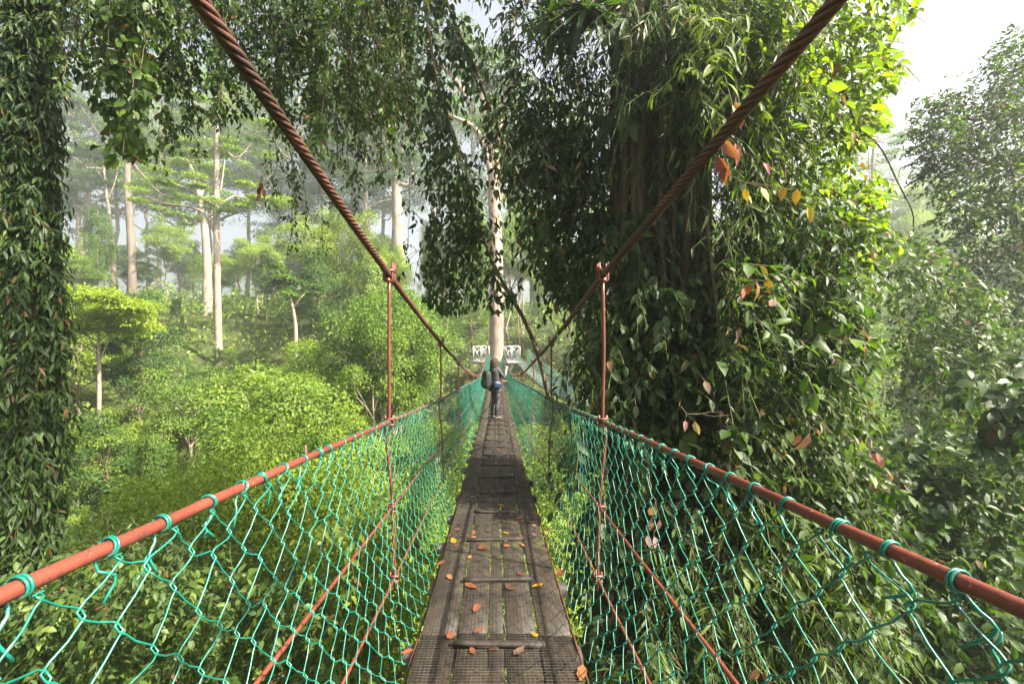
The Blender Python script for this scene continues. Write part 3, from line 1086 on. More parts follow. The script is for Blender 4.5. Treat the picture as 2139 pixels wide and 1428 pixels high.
# ------------------------------------------------------------------ pale boles one can pick out
def bole(px_path, d, w_px, branches, label, ls, lm, nleaf, cr, bm='bark_pale', wt=.45, pal=.3, tuft=5, name='emergent_tree'):
    """Trunk traced as (px, py) at depth d and built round; branches are (start index, [(px, py, depth offset)])."""
    pts = np.array([P(a, b_, d) for a, b_ in px_path])
    base = pts[0].copy()
    base[2] = T(base[0], base[1]) - .5
    if base[2] > pts[0][2] - .5:
        base[2] = pts[0][2] - .5
    root = empty(name, base, label, 'tree')
    pts = np.vstack([base, pts])
    tp = spline(pts, 30) - base
    w = w_px / F * d / 2
    rr = np.interp(np.linspace(0, 1, 30), [0, .25, 1], [w * 1.3, w, w * wt])
    mb = MB().tube(tp, rr, 12, rough=.06)
    cl = []
    for (f, path) in branches:
        s = tp[int(f * 29)]
        ps = np.array([s] + [P(a, b_, d + o_) - base for a, b_, o_ in path])
        bp = spline(ps, 10)
        r0 = rr[int(f * 29)]
        mb.tube(bp, np.linspace(r0 * .62, r0 * .10, 10), 7, False, rough=.06)
        for q_ in range(tuft):
            st = bp[R.integers(4, 10)]
            c = st + np.array([R.normal(0, cr * .8), R.normal(0, cr * .8), abs(R.normal(0, cr * .35))])
            mb.tube(bent(st, c, 5, .05, .08), np.linspace(r0 * .14, r0 * .035, 5), 4, False)
            cl.append(clump(c, cr * R.uniform(.55, 1.0), pal, int(nleaf * R.uniform(.6, 1.4)), ls, .15, .25))
    for q_ in range(tuft):
        c = tp[-1] + np.array([R.normal(0, cr), R.normal(0, cr), R.normal(0, cr * .5)])
        mb.tube(bent(tp[-1], c, 5, .05, .08), np.linspace(w * wt * .5, w * .03, 5), 4, False)
        cl.append(clump(c, cr * R.uniform(.6, 1.0), pal, nleaf, ls, .15, .25))
    mb.build('trunk', M[bm], root, True)
    put('crown', gather('crown', lm, 'quad', cl), root)
    return root


LD, LH = M['leaf_hill_dark'], M['leaf_hill']
bole([(457, 752), (454, 600), (452, 420), (453, 280), (450, 190)], 44, 15,
     [(.55, [(420, 440, 0), (340, 425, 2), (290, 410, 3)]), (.58, [(480, 450, 0), (540, 430, -1)]), (.60, [(400, 400, -2), (345, 375, -3)]), (.62, [(500, 410, 1), (560, 440, 2)]), (.78, [(400, 330, 1), (350, 280, 2)]), (.8, [(495, 330, 0), (545, 270, 1)]), (.9, [(430, 230, 0), (390, 200, -1)])],
     'tall pale straight tree with flat tiers of leaves above round bushes', .20, LH, 560, 1.65, pal=.22)
bole([(276, 590), (272, 470), (266, 380), (272, 290), (282, 220), (285, 140)], 72, 15,
     [(.72, [(225, 300, 0), (180, 240, 1), (150, 185, 2)]), (.72, [(205, 330, 2), (150, 290, 3)]), (.82, [(320, 250, 0), (350, 200, 2)]), (.62, [(330, 400, 3), (380, 420, 4)]), (.85, [(240, 190, 0), (215, 120, 0)])],
     'grey-barked forked tree with a long bare limb leaning through mist', .30, LD, 380, 2.1, 'bark_grey')
bole([(433, 592), (431, 520), (424, 450), (412, 390), (395, 340)], 60, 17,
     [(.62, [(450, 440, 0), (462, 390, 0), (470, 330, 1)]), (.66, [(400, 470, 0), (372, 440, 1)]), (.75, [(430, 380, 2), (425, 320, 2)])],
     'pale twin-stemmed tree with swollen fork behind the straight bole', .3, LH, 260, 1.6)
bole([(183, 560), (182, 500), (186, 430), (180, 350)], 82, 14, [(.7, [(150, 420, 0), (120, 380, 0)]), (.75, [(215, 410, 0), (245, 380, 2)])],
     'pale thick bole half lost in mist near the vine column', .4, LD, 260, 2.4)
bole([(236, 548), (232, 480), (222, 400), (214, 320)], 80, 8, [(.7, [(240, 380, 0), (250, 330, 0)]), (.8, [(195, 340, 0), (180, 300, 0)])],
     'slender slanting pole tree in mist beside the grey forked tree', .4, LD, 220, 1.8)
bole([(831, 478), (829, 420), (826, 370), (824, 335)], 66, 25,
     [(.9, [(800, 320, 0), (770, 312, 1), (740, 300, 2)]), (.92, [(845, 300, 0), (850, 250, 1), (870, 190, 0)]), (.95, [(815, 280, 0), (805, 220, 0), (790, 160, 2)]), (.7, [(855, 385, 0), (866, 340, 0), (890, 290, 1)]), (.9, [(760, 360, 2), (700, 350, 3)])],
     'thick cream-coloured bole with swollen fork above the hillside', .32, LD, 250, 2.2, tuft=7)
bole([(1036, 800), (1037, 750), (1037, 640), (1036, 540), (1033, 430), (1031, 300)], 41.4, 31,
     [(.99, [(1010, 220, 0), (985, 130, 1), (960, 60, 1)]), (.99, [(1052, 230, 0), (1062, 150, 0), (1075, 60, 1)]), (.9, [(1000, 280, -1), (960, 250, -2), (915, 235, -2)]), (.97, [(960, 180, 1), (915, 130, 2), (885, 90, 3)]), (.86, [(1070, 330, 1), (1110, 290, 2)])],
     'giant smooth pinkish-white tree carrying the timber platform', .27, LD, 260, 1.7, 'bark_pink', .8, tuft=6, name='platform_tree')
bole([(1823, 655), (1824, 560), (1822, 450), (1823, 340), (1826, 300)], 58, 10, [(.8, [(1790, 350, 0), (1770, 320, 0)]), (.85, [(1850, 340, 0), (1880, 310, 0)])],
     'thin straight pale trunk in mist between two leafy masses', .3, LH, 220, 1.5)
bole([(1817, 915), (1822, 850), (1836, 770)], 27, 8, [(.8, [(1845, 740, 0), (1860, 720, 0)])],
     'slim leaning pale sapling stem rising from the undergrowth', .2, LH, 200, .6)
bole([(207, 822), (207, 760), (206, 700), (204, 660)], 25, 8,
     [(.55, [(220, 725, 0), (236, 690, 0), (262, 650, 1)]), (.5, [(196, 730, 0), (180, 690, 0), (165, 650, 0)]), (.75, [(212, 660, -1), (230, 640, -1)]), (.8, [(190, 650, 1), (170, 640, 1)]), (.7, [(250, 680, 1), (290, 660, 1)]), (.7, [(160, 690, 1), (150, 670, 1)])],
     'small umbrella-crowned tree with thin white stem on the slope', .14, M['leaf_hill_yellow'], 620, 1.15, pal=.55, tuft=9, name='umbrella_tree')
bole([(618, 705), (616, 670), (610, 635), (600, 600)], 36, 8, [(.7, [(630, 620, 0), (650, 600, 1)]), (.8, [(590, 590, 0), (570, 570, 1)])],
     'crooked pale slender tree above creeper-covered mounds', .2, LH, 300, 1.0)

gw = [P(133, 949, 27), P(560, 800, 33), P(960, 667, 40), P(1024, 645, 41.2)]
go = MB().tube(spline(gw, 30) - gw[0], .012, 4).build('guy_wire', M['wire'], loc=gw[0])
tag(go, 'thin grey steel guy wire slanting from platform tree down over bushes', 'wire')

# ------------------------------------------------------------------ near foliage
from mathutils import Matrix
LEAF_VAR = {}


def leaf_variant(kind, mat):
    k = (kind, mat.name)
    if k not in LEAF_VAR:
        out = []
        for r_ in (.15, .35, .5, .65, .85):
            V, L, S, rr = leaves_arrays(kind, np.zeros((1, 3)), np.array([[0, 1.0, 0]]), np.array([[0, 0, 1.0]]), np.ones(1), np.array([r_]))
            out.append(raw_mesh('leaf', V, L, S, mat, True, rr))
        LEAF_VAR[k] = out
    return LEAF_VAR[k]


def place_leaf(kind, mat, p, ax, nr, s, parent, base, name='leaf', rnd=None):
    a = unit(ax)
    n = unit(nr - a * np.dot(nr, a))
    sd_ = np.cross(a, n)
    vs = leaf_variant(kind, mat)
    o = put(name, vs[R.integers(len(vs)) if rnd is None else rnd], parent)
    p = np.asarray(p) - base
    o.matrix_local = Matrix(((sd_[0] * s, a[0] * s, n[0] * s, p[0]), (sd_[1] * s, a[1] * s, n[1] * s, p[1]), (sd_[2] * s, a[2] * s, n[2] * s, p[2]), (0, 0, 0, 1)))
    return o


def many_tubes(paths, r):
    """(T, K, 3) paths as three-sided twigs in one mesh."""
    paths = np.asarray(paths, float)
    T_, K = paths.shape[:2]
    r = np.broadcast_to(np.asarray(r, float), (T_, K))
    tg = unit(np.gradient(paths, axis=1))
    u = unit(np.cross(tg, np.array([.3, .9, .25])))
    w = np.cross(tg, u)
    ang = np.array([0, 2.094, 4.189])
    V = paths[:, :, None] + r[..., None, None] * (np.cos(ang)[:, None] * u[:, :, None] + np.sin(ang)[:, None] * w[:, :, None])
    base = (np.arange(T_) * K * 3)[:, None, None]
    k = (np.arange(K - 1) * 3)[None, :, None]
    j = np.arange(3)[None, None, :]
    j2 = (j + 1) % 3
    q = np.stack([base + k + j, base + k + j2, base + k + 3 + j2, base + k + 3 + j], -1).reshape(-1, 4)
    return V.reshape(-1, 3), q


def twigs(starts, dirs, length, K, ls, sag=.35, hang=.35, taper=True, pairs=False, flatup=.8):
    """Leafy twigs: returns stem paths (T, K, 3) and leaf arrays (pos, axis, normal, size)."""
    starts = np.asarray(starts, float)
    T_ = len(starts)
    dirs = unit(dirs)
    ln = np.broadcast_to(np.asarray(length, float), (T_,))
    t = np.linspace(0, 1, K)
    wob = R.normal(0, .05, (T_, K, 3)).cumsum(1) * .5
    p = starts[:, None] + ln[:, None, None] * (dirs[:, None] * t[None, :, None] + np.array([0, 0, -1.0]) * (sag * t ** 2)[None, :, None] + wob * t[None, :, None])
    tg = unit(np.gradient(p, axis=1))
    up = unit(np.array([0, 0, 1.0]) + R.normal(0, .5, (T_, 1, 3)))
    sd_ = unit(np.cross(tg, np.broadcast_to(up, tg.shape)))
    nrm = np.cross(sd_, tg)
    out = []
    for s in ((1, -1) if pairs else (None,)):
        sg = np.where(np.arange(K) % 2 == 0, 1, -1)[None, :, None] if s is None else s
        sg = np.where(np.arange(K)[None, :, None] == K - 1, sg * .15, sg)
        ax = sd_ * sg * .85 + tg * R.uniform(.35, .9, (T_, K, 1)) + np.array([0, 0, -hang]) + R.normal(0, .2, (T_, K, 3))
        nr = nrm * flatup + np.array([0, 0, .35]) + R.normal(0, .3, (T_, K, 3))
        sz = ls * R.uniform(.7, 1.25, (T_, K)) * ((1 - .35 * np.abs(t - .45) * 1.5)[None] if taper else 1)
        m_ = slice(1, None)
        out.append((p[:, m_].reshape(-1, 3), ax[:, m_].reshape(-1, 3), nr[:, m_].reshape(-1, 3), sz[:, m_].reshape(-1)))
    return p, tuple(np.concatenate([o[k] for o in out]) for k in range(4))


def in_poly(poly, n):
    """Random photograph positions inside a polygon."""
    poly = np.array(poly, float)
    lo, hi = poly.min(0), poly.max(0)
    res = np.zeros((0, 2))
    while len(res) < n:
        q = R.uniform(lo, hi, (n * 3, 2))
        c = np.zeros(len(q), bool)
        j = len(poly) - 1
        for i in range(len(poly)):
            a, b_ = poly[i], poly[j]
            hit = ((a[1] > q[:, 1]) != (b_[1] > q[:, 1])) & (q[:, 0] < (b_[0] - a[0]) * (q[:, 1] - a[1]) / (b_[1] - a[1] + 1e-9) + a[0])
            c ^= hit
            j = i
        res = np.vstack([res, q[c]])
    return res[:n]


def PP(pxy, d):
    d = np.broadcast_to(d, (len(pxy),))
    return np.stack([(pxy[:, 0] - VX) / F * d, d, (VY - pxy[:, 1]) / F * d], 1)


def leafy(name, base, label, cat, kinds, stems, stem_r, single=80, group=None, stem_mat='twig', clear=None):
    """A leafy thing: stems, foliage and its largest leaves as parts. kinds: [(leaf kind, material, (pos, ax, nr, size))]."""
    base = np.asarray(base, float)
    root = empty(name, base, label, cat, group)
    if clear and stems is not None:
        stems = [st_[clear(st_[:, -3])] for st_ in stems]
    if stems is not None and len(stems):
        mb = MB()
        for st, r_ in zip(stems, stem_r):
            V, q = many_tubes(st[:, np.unique(np.linspace(0, st.shape[1] - 1, 4).astype(int))] - base, r_)
            mb.add_grid(V, q)
        mb.build('twig', M[stem_mat], root, kind='stuff')
    if clear:                                                   # gaps in the spray, where the photograph sees through
        kinds = [(k[0], k[1], (lambda m_: tuple(a[m_] for a in k[2]))(clear(k[2][0]))) for k in kinds]
    tot = sum(len(k[2][0]) for k in kinds)
    for kind, mat, (p, a, n, s) in kinds:
        want = int(single * len(p) / max(tot, 1))
        app = s / np.maximum(p[:, 1], .5)                       # apparent size
        vis = (np.abs(p[:, 0] / p[:, 1] - .035) < 1.12) & (np.abs(p[:, 2] / p[:, 1]) < .75)
        order = np.argsort(-(app * vis))
        pick = order[:want]
        for i in pick:
            place_leaf(kind, mat, p[i], a[i], n[i], s[i], root, base)
        rest = order[want:]
        if len(rest):
            put('foliage', leaves_mesh('foliage', mat, leaves_arrays(kind, p[rest] - base, a[rest], n[rest], s[rest])), root, kind='stuff')
    return root


# ---- the giant tree beside the bridge
TX, TY = 2.05, 5.7
gbase = np.array([TX, TY, float(T(TX, TY)) - .3])
giant = empty('giant_tree', gbase, 'giant dark trunk hung with roots and climbers close beside the bridge', 'tree')
zs = np.linspace(gbase[2], 9, 34)
ang = np.linspace(0, 2 * math.pi, 28, endpoint=False)
V = []
for z in zs:
    r0 = .47 + .35 * math.exp(-(z - gbase[2]) / 2.0)
    fl = 1 + .10 * np.sin(ang * 5 + z * .35) + .07 * np.sin(ang * 9 - z * .8) + .04 * np.sin(ang * 14 + 2.3 * z)
    V.append(np.stack([TX + .12 * math.sin(z * .3) + r0 * fl * np.cos(ang), TY + .1 * math.cos(z * .4) + r0 * fl * np.sin(ang), np.full(28, z)], 1))
V = np.concatenate(V) - gbase
i, j = np.meshgrid(np.arange(33), np.arange(28), indexing='ij')
mb = MB()
mb.add_grid(V, np.stack([i * 28 + j, i * 28 + (j + 1) % 28, (i + 1) * 28 + (j + 1) % 28, (i + 1) * 28 + j], -1).reshape(-1, 4))
mb.build('trunk', M['bark_dark'], giant, True)
for k in range(16):      # strangler roots and cords down the trunk
    a = R.uniform(2.6, 6.6)
    zz = np.linspace(7, gbase[2] + R.uniform(0, 3), 30)
    rr = .54 + .02 * np.cumsum(R.normal(0, .4, 30)) * .4
    aa = a + np.cumsum(R.normal(0, .05, 30))
    MB().tube(np.stack([TX + rr * np.cos(aa), TY + rr * np.sin(aa), zz], 1) - gbase, R.uniform(.02, .06), 7, rough=.1).build('hanging_root', M['bark_brown'], giant, True)
limbs = [[(TX, TY, 5.0), (.6, 6.2, 5.6), (-1.6, 6.6, 5.85), (-4.2, 6.4, 5.7), (-6.5, 6.0, 5.6)], [(TX, TY, 6.0), (1.2, 7.6, 7.3), (-.8, 9.0, 8.1), (-3.2, 9.6, 8.3)],
         [(TX, TY, 3.8), (3.2, 5.3, 4.4), (4.4, 4.9, 4.7)], [(TX, TY, 5.5), (1.4, 3.6, 6.2), (.2, 2.0, 6.3)]]
for lb in limbs:
    lp = spline(lb, 20)
    MB().tube(lp - gbase, np.linspace(.22, .07, 20), 9, rough=.06).build('limb', M['bark_dark'], giant, True)
# crown overhead, above the frame
n = 1500
cc = np.concatenate([spline(limbs[0], 40), spline(limbs[1], 40), spline(limbs[3], 30)])
st = cc[R.integers(len(cc), size=n)] + R.normal(0, .55, (n, 3)) + np.array([0, .2, .75])
low = 4.75 + .10 * np.abs(st[:, 1] - 6)
st[:, 2] = np.maximum(st[:, 2], np.maximum(low, .80 * st[:, 1]))
pth, lv = twigs(st, rand_dirs(n) * np.array([1, 1, .4]), .5, 9, .15, .4, .4)
put('crown', leaves_mesh('crown', M['leaf_dark'], leaves_arrays('small', lv[0] - gbase, *lv[1:])), giant, kind='stuff')

def sky_edge(p):
    px_, py_ = VX + p[:, 0] / p[:, 1] * F, VY - p[:, 2] / p[:, 1] * F
    e = np.interp(py_, [-100, 0, 90, 150, 240, 320, 400, 470, 560, 800, 1000, 1100], [1890, 1895, 1865, 1880, 1835, 1800, 1850, 1875, 1845, 1810, 1830, 1900])
    return px_ < e + 22 * np.sin(py_ / 19.0) + R.normal(0, 14, len(px_))


def hollow(p):
    px_, py_ = VX + p[:, 0] / p[:, 1] * F, VY - p[:, 2] / p[:, 1] * F
    e = ((px_ - 1400) / 120) ** 2 + ((py_ - 400) / 190) ** 2
    return (e > 1) | (R.random(len(px_)) < .30)


# ---- climbers on the giant tree, one thing for each kind of leaf
def wall(poly, n, d0, d1, K, ls, length, out=(0, -.8, .1), sag=.35, hang=.4, dens_seed=None, pairs=False, lump=.35, jit=.5):
    q = in_poly(poly, n)
    d = d0 + (d1 - d0) * R.random(n) ** 1.2
    if lump:
        d = d + lump * fbm(np.column_stack([q / 90.0, np.zeros(n)]), 1.0, 11)
    st = PP(q, d)
    dr = np.asarray(out) + R.normal(0, jit, (n, 3))
    return twigs(st, dr, length * R.uniform(.6, 1.3, n), K, ls, sag, hang, pairs=pairs)


def thing_wall(name, label, cat, mat, kind, specs, base=None, single=90, stem_r=.0035, group=None, clear=None):
    ks, sts, rs = [], [], []
    for poly, n, d0, d1, K, ls, ln, kw in specs:
        kd, mt = kw.pop('kind', kind), kw.pop('mat', mat)
        p, lv = wall(poly, n, d0, d1, K, ls, ln, **kw)
        ks.append((kd, M[mt], lv))
        sts.append(p); rs.append(stem_r)
    b0 = base if base is not None else sts[0][0, 0]
    return leafy(name, b0, label, cat, ks, sts, rs, single, group, clear=clear)


thing_wall('climbing_vine', 'broad-leaved dark green climber clothing the giant trunk above the handrail', 'vine', 'leaf_dark', 'ovate', [
    ([(1235, 640), (1300, 440), (1420, 430), (1520, 520), (1520, 1000), (1400, 980), (1270, 900), (1225, 760)], 520, 4.7, 5.4, 8, .145, .42, dict(out=(-.1, -.7, -.1), sag=.5, hang=.75)),
    ([(1240, 520), (1330, 430), (1400, 600), (1330, 900), (1225, 860), (1210, 700)], 260, 4.9, 5.8, 9, .13, .45, dict(out=(-.4, -.5, -.1), sag=.5, hang=.7, kind='lance')),
    ([(1370, 860), (1560, 820), (1560, 1000), (1400, 1000)], 26, 4.3, 4.8, 5, .16, .4, dict(out=(-.1, -.7, .1), kind='broad', mat='leaf_mid')),
], base=(1.5, 5.2, -3.0), single=130, clear=hollow)
thing_wall('climbing_vine', 'olive sunlit tangle of mixed climber leaves spilling beside the giant trunk', 'vine', 'leaf_mid', 'ovate', [
    ([(1480, 420), (1700, 380), (1820, 470), (1830, 700), (1790, 900), (1800, 1010), (1600, 1020), (1490, 960)], 760, 4.3, 5.4, 9, .115, .45, dict(out=(.3, -.6, 0), sag=.5, hang=.5)),
    ([(1490, 480), (1760, 430), (1800, 800), (1700, 1000), (1500, 980)], 520, 4.2, 5.2, 10, .115, .4, dict(out=(.2, -.6, 0), sag=.5, hang=.5, kind='lance', mat='leaf_dark')),
    ([(1500, 560), (1760, 520), (1780, 960), (1560, 980)], 34, 4.0, 4.5, 5, .175, .4, dict(out=(.2, -.7, .1), kind='ovate')),
], base=(2.6, 4.9, -3.0), single=130, clear=sky_edge)
thing_wall('leafy_liana', 'bright yellow-green backlit liana leaves against the white sky', 'vine', 'leaf_light', 'ovate', [
    ([(1560, -40), (1880, -40), (1905, 20), (1870, 90), (1880, 160), (1850, 260), (1790, 330), (1810, 390), (1850, 390), (1850, 470), (1760, 520), (1560, 460), (1520, 250)], 620, 4.4, 5.6, 9, .11, .45, dict(out=(.5, -.4, .1), sag=.45, hang=.45)),
    ([(1560, 60), (1820, 40), (1830, 200), (1770, 330), (1600, 400)], 70, 4.2, 5.0, 6, .15, .45, dict(out=(.3, -.6, .1), kind='ovate')),
    ([(1780, -40), (1900, -40), (1900, 60), (1850, 200), (1820, 330), (1860, 420), (1860, 520), (1780, 540)], 45, 4.4, 5.4, 12, .10, .6, dict(out=(.9, -.2, .1), sag=.5)),
], base=(3.2, 4.9, .6), single=120, clear=sky_edge)
thing_wall('narrow_leaf_epiphyte', 'grassy narrow-leaved epiphyte drooping from the upper giant trunk', 'plant', 'leaf_mid', 'narrow', [
    ([(1400, -60), (1640, -60), (1620, 200), (1560, 420), (1480, 480), (1400, 380)], 620, 4.4, 5.3, 14, .19, .55, dict(out=(.1, -.6, -.3), sag=.8, hang=.7)),
    ([(1400, 0), (1660, 0), (1640, 200), (1480, 420)], 120, 4.2, 4.9, 10, .18, .45, dict(out=(.1, -.6, -.1), sag=.7, hang=.5, mat='leaf_light', kind='lance')),
    ([(1300, -40), (1500, -40), (1460, 480), (1300, 420)], 160, 4.7, 5.2, 12, .18, .5, dict(out=(-.1, -.6, -.3), sag=.8, hang=.8, mat='leaf_dark')),
], base=(2.2, 5.1, .5), single=120, clear=hollow)
thing_wall('climbing_vine', 'deep shaded mass of small leaves where the giant trunk meets its branches', 'vine', 'leaf_dark', 'lance', [
    ([(1060, -60), (1420, -60), (1400, 200), (1330, 430), (1250, 560), (1180, 420), (1060, 240)], 900, 5.3, 7.0, 9, .15, .5, dict(out=(-.3, -.5, -.1), sag=.5, hang=.7)),
    ([(1080, 200), (1300, 260), (1300, 520), (1240, 640), (1150, 560)], 420, 5.6, 7.2, 9, .14, .5, dict(out=(-.4, -.4, -.1), sag=.6, hang=.8, kind='ovate')),
], base=(1.4, 5.8, 1.2), single=110, clear=hollow)
thing_wall('climbing_vine', 'thicket of narrow and broad leaves on the trunk below the handrail', 'vine', 'leaf_dark', 'lance', [
    ([(1190, 900), (1520, 960), (1850, 1020), (1800, 1480), (1210, 1480)], 900, 4.3, 5.6, 9, .14, .45, dict(out=(0, -.6, .1), sag=.45, hang=.45, kind='ovate')),
    ([(1400, 1050), (1750, 1000), (1850, 1480), (1250, 1480)], 460, 4.1, 5.0, 12, .18, .5, dict(out=(.1, -.7, .1), sag=.7, hang=.4, kind='narrow', mat='leaf_mid')),
    ([(1500, 980), (1800, 1000), (1800, 1300), (1550, 1300)], 180, 4.1, 4.9, 8, .14, .42, dict(out=(.2, -.6, .1), mat='leaf_mid', kind='ovate')),
], base=(1.9, 5.1, -5.0), single=120)

# ---- strap-leaved fern perched on the trunk
c = P(1225, 25, 5.0)
fern = empty('bird_nest_fern', c, 'strap-leaved fern rosette perched in shade on the giant tree', 'fern')
MB().tube([(0, .25, .1), (0, .05, .02), (0, -.06, .03)], [.16, .14, .08], 8, rough=.2).build('root_ball', M['bark_dark'], fern, True)
for k in range(34):
    a = R.uniform(math.pi * .95, math.pi * 2.05)
    el = R.uniform(-1.2, .5)
    dr = np.array([math.cos(a), math.sin(a) * .8, el])
    place_leaf('strap', M['leaf_dark'] if k % 4 else M['leaf_mid'], c + np.array([0, -.04, 0]) + dr * .05, dr, np.array([0, -.3, 1.0]) + R.normal(0, .2, 3), R.uniform(.32, .6), fern, c, 'frond')
for (q_, ln_, cnt) in ((P(1300, 210, 4.8), .45, 14), (P(1150, 30, 5.1), .45, 12), (P(1310, 40, 4.8), .45, 12)):
    f2 = empty('strap_leaf_plant', q_, 'hanging tuft of long strap leaves %s' % {14: 'below the fern rosette on the giant tree', 12: 'beside the fern rosette on the giant tree'}[cnt], 'plant', 'strap-leaf tufts on the giant tree')
    MB().tube([(0, .3, .1), (0, 0, .02)], [.07, .05], 7, rough=.2).build('root_ball', M['bark_dark'], f2, True)
    for k in range(cnt):
        a = R.uniform(math.pi, math.pi * 2)
        dr = np.array([math.cos(a) * .5, math.sin(a) * .5, R.uniform(-1.2, .1)])
        place_leaf('strap', M['leaf_dark'] if k % 2 else M['leaf_mid'], q_ + dr * .04, dr, np.array([0, -.8, .5]) + R.normal(0, .25, 3), ln_ * R.uniform(.6, 1.2), f2, q_, 'frond')

# ---- bare brown climber stems winding over the leaf wall
for (path, d, r_, lb) in (([(1475, 440), (1487, 560), (1502, 690), (1500, 760), (1482, 800), (1505, 880), (1512, 960)], 4.45, .017, 'bare brown liana stem winding down the giant trunk'),
                          ([(1500, 960), (1515, 1060), (1500, 1180), (1540, 1428)], 4.2, .014, 'thin brown stem hanging behind the green net beside the giant trunk'),
                          ([(1680, 860), (1700, 880), (1725, 890), (1712, 905)], 4.2, .016, 'short broken brown branch sticking from the olive leaf tangle'),
                          ([(1835, -30), (1800, 60), (1755, 170), (1700, 240)], 5.4, .022, 'pale straight stem slanting through the backlit liana leaves'),
                          ([(1690, 130), (1730, 165), (1765, 185), (1780, 160), (1775, 40)], 4.6, .014, 'looped brown liana stem among backlit yellow-green leaves'),
                          ([(1765, 190), (1790, 260), (1840, 310), (1875, 380), (1905, 440), (1908, 475)], 4.6, .009, 'thin arching twig hanging at the edge of backlit leaves')):
    pts = np.array([P(a, b_, d + R.normal(0, .05)) for a, b_ in path])
    o = MB().tube(spline(pts, 30) - pts[0], np.linspace(r_, r_ * .75, 30), 7, rough=.12).build('liana_stem', M['stem'], None, True, loc=pts[0])
    tag(o, lb, 'liana')

def walkway_view(p):
    px_, py_ = VX + p[:, 0] / p[:, 1] * F, VY - p[:, 2] / p[:, 1] * F
    lim = np.interp(px_, [860, 930, 1000, 1060, 1100, 1150, 1230, 1300], [600, 655, 640, 655, 560, 590, 700, 900])
    slot = (px_ > 1004) & (px_ < 1062) & (R.random(len(px_)) < np.interp(py_, [200, 300, 560, 640], [.2, .5, .55, .6]))
    gap = (np.abs(px_ - 850) < 40) & (R.random(len(px_)) < .6)
    return (py_ < lim) & ~slot & ~gap


# ---- two leafy lianas slanting down past the bridge
for (path, d, nt, poly_w, lb) in (
        ([(880, -60), (905, 130), (935, 250), (968, 350), (998, 460), (1035, 560), (1080, 640), (1105, 690), (1125, 745), (1146, 830)], 7.6, 190, 1.0, 'slanting rough liana hung with drooping leaves, reaching the handrail'),
        ([(915, -40), (960, 70), (1000, 160), (1040, 270), (1075, 350), (1110, 420), (1160, 500)], 7.9, 140, .9, 'second leafy liana swooping into the shaded branches of the giant tree')):
    pts = np.array([P(a, b_, d) for a, b_ in path])
    base = pts[-1]
    sp = spline(pts, 60)
    idx = R.integers(0, 52, nt)
    st = sp[idx] + R.normal(0, .03, (nt, 3))
    dr = R.normal(0, .75, (nt, 3)) + np.array([-.25, 0, -.45])
    p, lv = twigs(st, dr, R.uniform(.3, .8, nt), 8, .165, .6, .8)
    root = leafy('leafy_liana', base, lb, 'liana', [('ovate', M['leaf_dark'], lv)], [p], [.004], 90, clear=walkway_view)
    MB().tube(sp - base, np.interp(np.linspace(0, 1, 60), [0, 1], [.026, .036]), 8, rough=.22).build('stem', M['stem'], root, True)
for (poly, n, d, lb) in (([(900, 330), (1000, 420), (1060, 560), (1080, 650), (960, 680), (890, 640), (870, 460)], 190, 7.6, 'curtain of drooping pointed leaves hanging over the walkway'),
                         ([(1130, 440), (1260, 560), (1240, 700), (1190, 700), (1110, 560)], 230, 7.3, 'dark leafy spray drooping between the right-hand cable and giant tree'),
                         ([(850, 40), (930, 120), (950, 300), (900, 420), (850, 300)], 110, 7.9, 'dark leafy spray above the slanting liana'),
                         ([(985, 40), (1090, 60), (1140, 300), (1100, 460), (1020, 330)], 90, 8.2, 'shaded leaf spray beside the giant pinkish tree bole')):
    thing_wall('leafy_spray', lb.replace('right-hand cable', 'twisted cable'), 'vine', 'leaf_dark', 'ovate', [(poly, n, d, d + .9, 8, .16, .5, dict(out=(-.1, -.3, -.3), sag=.6, hang=.85))], single=60, clear=walkway_view)

# ---- curtain of vines hanging from the limb overhead
bot = interp([60, 150, 200, 260, 330, 400, 470, 540, 600, 660, 720, 770, 810, 850], [90, 150, 260, 285, 300, 250, 210, 180, 230, 290, 330, 370, 330, 240])
k = 0
for px_ in np.arange(120, 868, 12.5):
    d = R.uniform(5.4, 7.4)
    px2 = px_ + R.normal(0, 5)
    yb = float(bot(px_)) * R.uniform(.45, 1.08) + 15
    top, low = P(px2, -45 - R.uniform(0, 40), d), P(px2 + R.normal(0, 12), yb, d + R.normal(0, .2))
    n = max(5, int((top[2] - low[2]) / .06))
    t = np.linspace(0, 1, n)[:, None]
    line = top + (low - top) * t + np.cumsum(R.normal(0, .012, (n, 3)), 0)
    broad = 190 < px_ < 350
    nt = int(n * (1.15 if px_ > 480 else .9))
    st = line[R.integers(0, n, nt)] + R.normal(0, .02, (nt, 3))
    ks = 5 if broad else 7
    p, lv = twigs(st, R.normal(0, .6, (nt, 3)) + np.array([0, 0, -.6]), R.uniform(.12, .34, nt), ks, .15 if broad else R.uniform(.09, .135), .3, .6)
    mat = 'leaf_mid' if (px_ > 600 or broad or k % 3 == 0) else 'leaf_dark'
    lb = ('vine strand with big oval leaves hanging beside the vine column' if broad else 'light green vine strand in the hanging curtain above the cable' if mat == 'leaf_mid' else 'dark small-leaved vine strand hanging from the overhead limb')
    root = leafy('hanging_vine', top, lb, 'vine', [('broad' if broad else 'small', M[mat], lv)], [p], [.002], 10 if broad else 5, {'v': 'big-leaved hanging vines', 'l': 'light hanging vines', 'd': 'dark hanging vines'}[lb[0]])
    MB().tube(line - top, .006, 5).build('stem', M['stem'], root)
    k += 1
